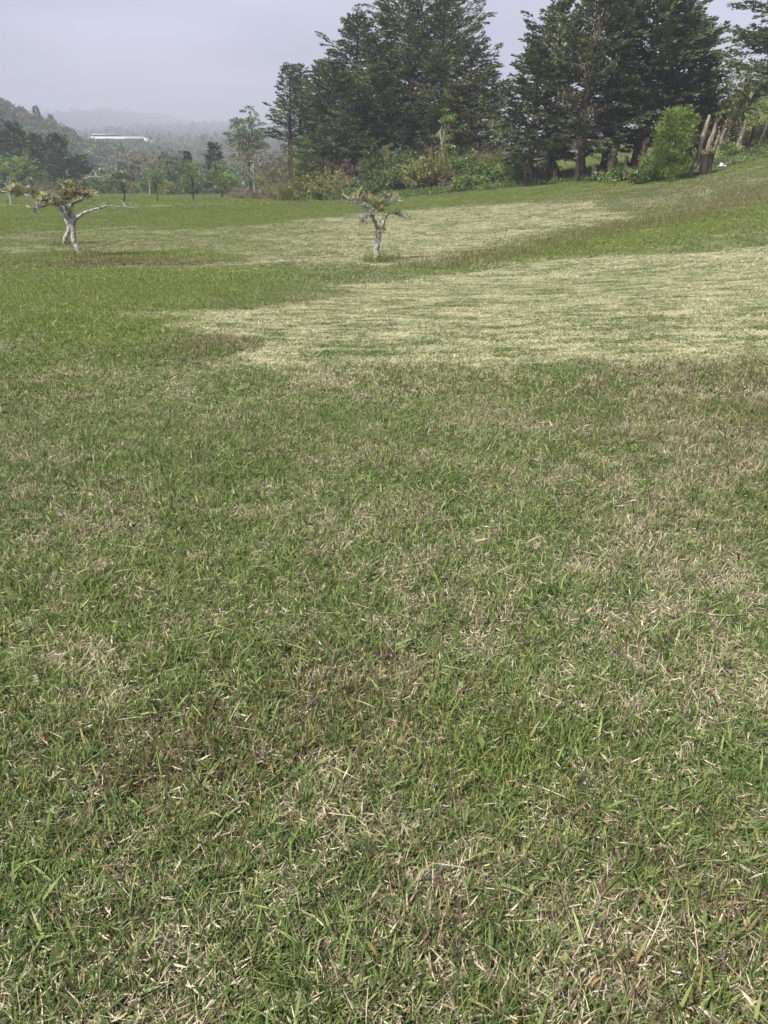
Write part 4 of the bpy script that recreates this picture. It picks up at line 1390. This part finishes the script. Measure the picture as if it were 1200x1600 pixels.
# old posts and stumps in the row under the right grove
for k, (x, y, pts, rads, mm, lab) in enumerate([
    (13.15, 51.3, [(0, 0, 0), (.02, 0, .5), (.05, 0, 1.0)], [.19, .16, .14], 'dead', 'short grey stump in the gap of the right grove where the far field shows'),
    (14.1, 50.9, [(0, 0, 0), (.03, 0, .8), (.0, 0, 1.7)], [.36, .28, .25], 'bark', 'thick pale fluted trunk base in the middle of the right grove'),
    (14.95, 51.0, [(0, 0, 0), (.06, 0, .6), (.05, 0, 1.2)], [.16, .15, .12], 'stump', 'dark short stump right of the thick fluted trunk base'),
    (15.9, 51.2, [(0, 0, 0), (.15, 0, .8), (.28, 0, 2.1)], [.24, .2, .17], 'bark', 'leaning dark trunk, first of the row right of the fluted base'),
    (16.55, 51.3, [(0, 0, 0), (.2, 0, .8), (.38, 0, 2.1)], [.25, .2, .16], 'bark', 'leaning dark trunk, second of the row right of the fluted base'),
    (17.35, 51.4, [(0, 0, 0), (.18, 0, .8), (.3, 0, 2.1)], [.24, .2, .16], 'bark', 'leaning dark trunk, third of the row right of the fluted base'),
    (18.1, 51.4, [(0, 0, 0), (.18, 0, .8), (.34, 0, 2.1)], [.27, .2, .16], 'bark', 'leaning brown trunk just left of the lime young tree'),
    (9.45, 54.2, [(0, 0, 0), (.0, 0, .5), (.02, 0, .95)], [.2, .18, .15], 'stump', 'dark stump at the left end of the right grove'),
    (9.95, 54.0, [(0, 0, 0), (.03, 0, .4), (.0, 0, .75)], [.06, .06, .04], 'dead', 'thin pale stick post beside the dark stump at the left end'),
    (10.6, 53.9, [(0, 0, 0), (.0, 0, .6), (.05, 0, 1.1)], [.25, .2, .16], 'stump', 'mossy black stump left of the straight double trunk'),
    (11.25, 53.6, [(0, 0, 0), (.0, 0, .5), (.05, 0, .9)], [.28, .2, .16], 'stump', 'broad black stump touching the ferns by the double trunk'),
    (12.35, 52.3, [(0, 0, 0), (.02, 0, 1.2), (.0, 0, 2.6)], [.15, .13, .12], 'bark', 'straight slim trunk right beside the thick double trunk'),
    (4.05, 59.0, [(0, 0, 0), (.0, 0, .4), (.01, 0, .7)], [.06, .055, .05], 'dead', 'short white post at the foot of the large reed clump'),
    (-5.6, 62.4, [(0, 0, 0), (.01, 0, .6), (.03, 0, 1.35)], [.06, .05, .04], 'dead', 'slim grey post among the weeds left of the lone gnarled tree'),
]):
    g = G()
    rough_post(g, pts, rads, np.random.RandomState(600 + k))
    big = rads[0] > .1
    tag(obj('tree_stump' if big else 'old_post', g, MAT[mm], loc=(x, y, hz_(x, y) - .05), smooth=True), lab, 'stump' if big else 'post', 'old trunks and posts under the groves')

# pile of fallen grey branches
bp = thing('branch_pile', 'pile of fallen grey branches on the right bank', 'branch pile', (20.8, 48.6, hz_(20.8, 48.6)))
rg = np.random.RandomState(61)
for k in range(26):
    x, y = rg.uniform(-1.6, 2.0), rg.uniform(-1.0, 1.6)
    z = hz_(20.8 + x, 48.6 + y) - hz_(20.8, 48.6)
    a = rg.normal(.5, .6)
    Lb = rg.uniform(.7, 2.0)
    e = np.array([math.cos(a) * Lb, math.sin(a) * Lb * .8, rg.uniform(.0, .4)])
    g = G()
    pl = smooth_line([(0, 0, .05), e * .5 + np.array([0, 0, rg.uniform(.05, .3)]), e], 8) + 0
    tube(g, pl, np.linspace(.035, .012, len(pl)), 5, rg, .2)
    for _ in range(3):
        q = pl[rg.randint(2, len(pl))]
        e2 = q + rg.normal(0, .22, 3) + np.array([0, 0, .12])
        tube(g, np.array([q, (q + e2) / 2 + rg.normal(0, .03, 3), e2]), [.014, .01, .005], 4)
    obj('branch', g, MAT['dead'], bp, loc=(x, y, z))


def simple(name, col, rough=.7):
    m = M(name)
    n = m.noise(m.pos(), 9, 3)
    return m.surf(m.mix(n, tuple(c * .8 for c in col), col), rough, .3)


MAT['white'] = simple('white_sheet', (.78, .8, .82))
MAT['petal'] = simple('white_petals', (.85, .85, .8))
# crumpled white plastic in the branch pile
g = G()
u = np.linspace(0, 1, 9)
A_, B_ = np.meshgrid(u, u, indexing='ij')
zz = .08 + .06 * rg.normal(0, 1, A_.shape) + .12 * np.sin(A_ * 5) * np.sin(B_ * 4)
i9 = np.arange(8)[:, None] * 9
k9 = np.arange(8)[None, :]
g.add(np.stack([A_.ravel() * .34, B_.ravel() * .3, np.abs(zz.ravel())], 1), np.stack([i9 + k9, i9 + k9 + 1, i9 + 10 + k9, i9 + 9 + k9], -1).reshape(-1, 4))
tag(obj('plastic_sheet', g, MAT['white'], loc=(19.45, 47.5, hz_(19.6, 47.6))), 'crumpled white plastic sheet lying at the left end of the branch pile', 'litter')
# white flowers
for k, (x, y, n, lab) in enumerate(((13.2, 46.6, 9, 'clump of white flowers on the bank left of the lime young tree'),)):
    t = thing('white_flowers', lab, 'flowers', (x, y, hz_(x, y)))
    rg = np.random.RandomState(70 + k)
    g, s_ = G(), G()
    for _ in range(n):
        c = np.array([rg.normal(0, .12), rg.normal(0, .12), rg.uniform(.25, .5)])
        leaves(g, np.repeat(c[None], 6, 0), np.stack([np.cos(np.arange(6) * 1.05), np.sin(np.arange(6) * 1.05), np.full(6, .25)], 1), .06, .035, rg, tint=1)
        tube(s_, np.array([[c[0] * .6, c[1] * .6, 0], c]), [.006, .004], 4)
    leaves(s_, rg.normal(0, .12, (60, 3)) * np.array([1, 1, 0]) + np.array([0, 0, .1]), rg.normal(0, .5, (60, 3)) + np.array([0, 0, 1.0]), .15, .04, rg, tint=.5)
    obj('stems', s_, MAT['fern'], t)
    obj('petals', g, MAT['petal'], t)

# ------------------------------------------------------------------ forest on the hills
fv = []
for i in range(5):            # domed broadleaf crowns
    fol, cs = crown_leaves(rng, 5.0, 6.0, 70, 26, 1.0, .55, 1.35, 1.0, .4, .75, 3.0, .10)
    fv.append(fol)
for i in range(3):            # pointed conifer crowns
    g = G()
    m = 900
    z = rng.uniform(0, 1, m)
    a = rng.uniform(0, 6.28, m)
    rr = 2.3 * (1 - z) ** .8 * rng.uniform(.6, 1.1, m)
    PP = np.stack([np.cos(a) * rr, np.sin(a) * rr, z * 10], 1)
    leaves(g, PP, np.stack([np.cos(a), np.sin(a), rng.normal(.1, .4, m)], 1), rng.uniform(.7, 1.3, m), .38, rng, tint=np.clip(.3 + rng.normal(0, .18, m), 0, 1))
    fv.append(g)
FP = []
y = 185.0
while y < 2500:
    stp = 5.6 + .0072 * (y - 185)
    xs = np.arange(-.62 * y - 20, .10 * y + 30, stp)
    FP.append(np.stack([xs + rng.uniform(-.5, .5, len(xs)) * stp, y + rng.uniform(-.5, .5, len(xs)) * stp], 1))
    y += stp
FP = np.concatenate(FP)
xx, yy = FP[:, 0], FP[:, 1]
keep = ~((yy > 542) & (yy < 576) & (xx > -204) & (xx < -148))
FP = FP[keep]
xx, yy = FP[:, 0], FP[:, 1]
n = len(FP)
nz = wav(xx, yy, .03, 5, 1)
stand = gb(xx, yy, -158, 318, 13, 34) > .35        # dark pine stand on the left ridge
isc = (rng.uniform(0, 1, n) < (.015 + .24 * (yy > 620))) | stand
pick = np.where(isc, rng.randint(5, 8, n), rng.randint(0, 5, n))
itint = np.clip(rng.uniform(.13, .9, n) + .15 * nz, .13, 1)
itint = np.where(stand, .05, itint)
sc_ = rng.uniform(.55, 1.2, n) * np.where(stand, .8, 1) * (1 + np.clip(yy - 700, 0, 2000) / 2500)
zt = H(xx, yy)
scatter('hill_forest', fv, np.stack([xx, yy, zt - .8], 1), np.stack([np.zeros(n), np.zeros(n), rng.uniform(0, 6.28, n)], 1), np.stack([sc_, sc_, sc_ * rng.uniform(.75, 1.15, n)], 1),
        pick, MAT['forest'], 'wooded hillsides fading into the mist', itint=itint)

# ------------------------------------------------------------------ long white building on the hill
bl = thing('hill_building', 'long low building with white roof on the misty hill', 'building', (-173, 545, 23.6))
MAT['wall'] = simple('grey_wall', (.14, .15, .16))
MAT['roofw'] = simple('white_roof', (.46, .47, .50), .6)
MAT['glassy'] = simple('dark_window', (.04, .05, .06), .2)


def box(g, a, b):
    (x0, y0, z0), (x1, y1, z1) = a, b
    g.add([(x0, y0, z0), (x1, y0, z0), (x1, y1, z0), (x0, y1, z0), (x0, y0, z1), (x1, y0, z1), (x1, y1, z1), (x0, y1, z1)],
          [(3, 2, 1, 0), (4, 5, 6, 7), (0, 1, 5, 4), (1, 2, 6, 5), (2, 3, 7, 6), (3, 0, 4, 7)])


g = G()
box(g, (-18.5, 0, -3), (14, 9, 3.4))
obj('wall', g, MAT['wall'], bl)
g = G()
g.add([(-20.5, -1, 3.4), (15, -1, 3.4), (15, 4.5, 4.7), (-20.5, 4.5, 4.7), (15, 10, 3.4), (-20.5, 10, 3.4),
       (-20.5, -1, 4.3), (15, -1, 4.3), (15, 4.5, 5.6), (-20.5, 4.5, 5.6), (15, 10, 4.3), (-20.5, 10, 4.3)],
      [(6, 7, 8, 9), (9, 8, 10, 11), (0, 3, 2, 1), (3, 5, 4, 2), (0, 1, 7, 6), (5, 11, 10, 4), (1, 2, 8, 7), (2, 4, 10, 8), (0, 6, 9, 3), (3, 9, 11, 5)])
obj('roof', g, MAT['roofw'], bl)
me = None
for k in range(9):
    g = G()
    box(g, (0, -.12, 0), (1.9, .0, 1.5))
    me = me or g.mesh('window', MAT['glassy'])
    obj('window', me, None, bl, loc=(-15.4 + k * 3.15, -.01, .9))
g = G()
box(g, (15.2, 1, -2), (17.6, 6, 4.6))
obj('annex', g, MAT['roofw'], bl)
g = G()
box(g, (18.2, 3, -2), (21.5, 7, 3.6))
obj('shed', g, MAT['wall'], bl)
b2 = thing('hill_shed', 'shorter white roof just behind the left end of the long building', 'building', (-188, 562, 27.5))
g = G()
box(g, (-8, 0, -3), (8, 7, 3.2))
obj('wall', g, MAT['wall'], b2)
g = G()
box(g, (-8.6, -.6, 3.2), (8.6, 7.6, 3.9))
obj('roof', g, MAT['roofw'], b2)
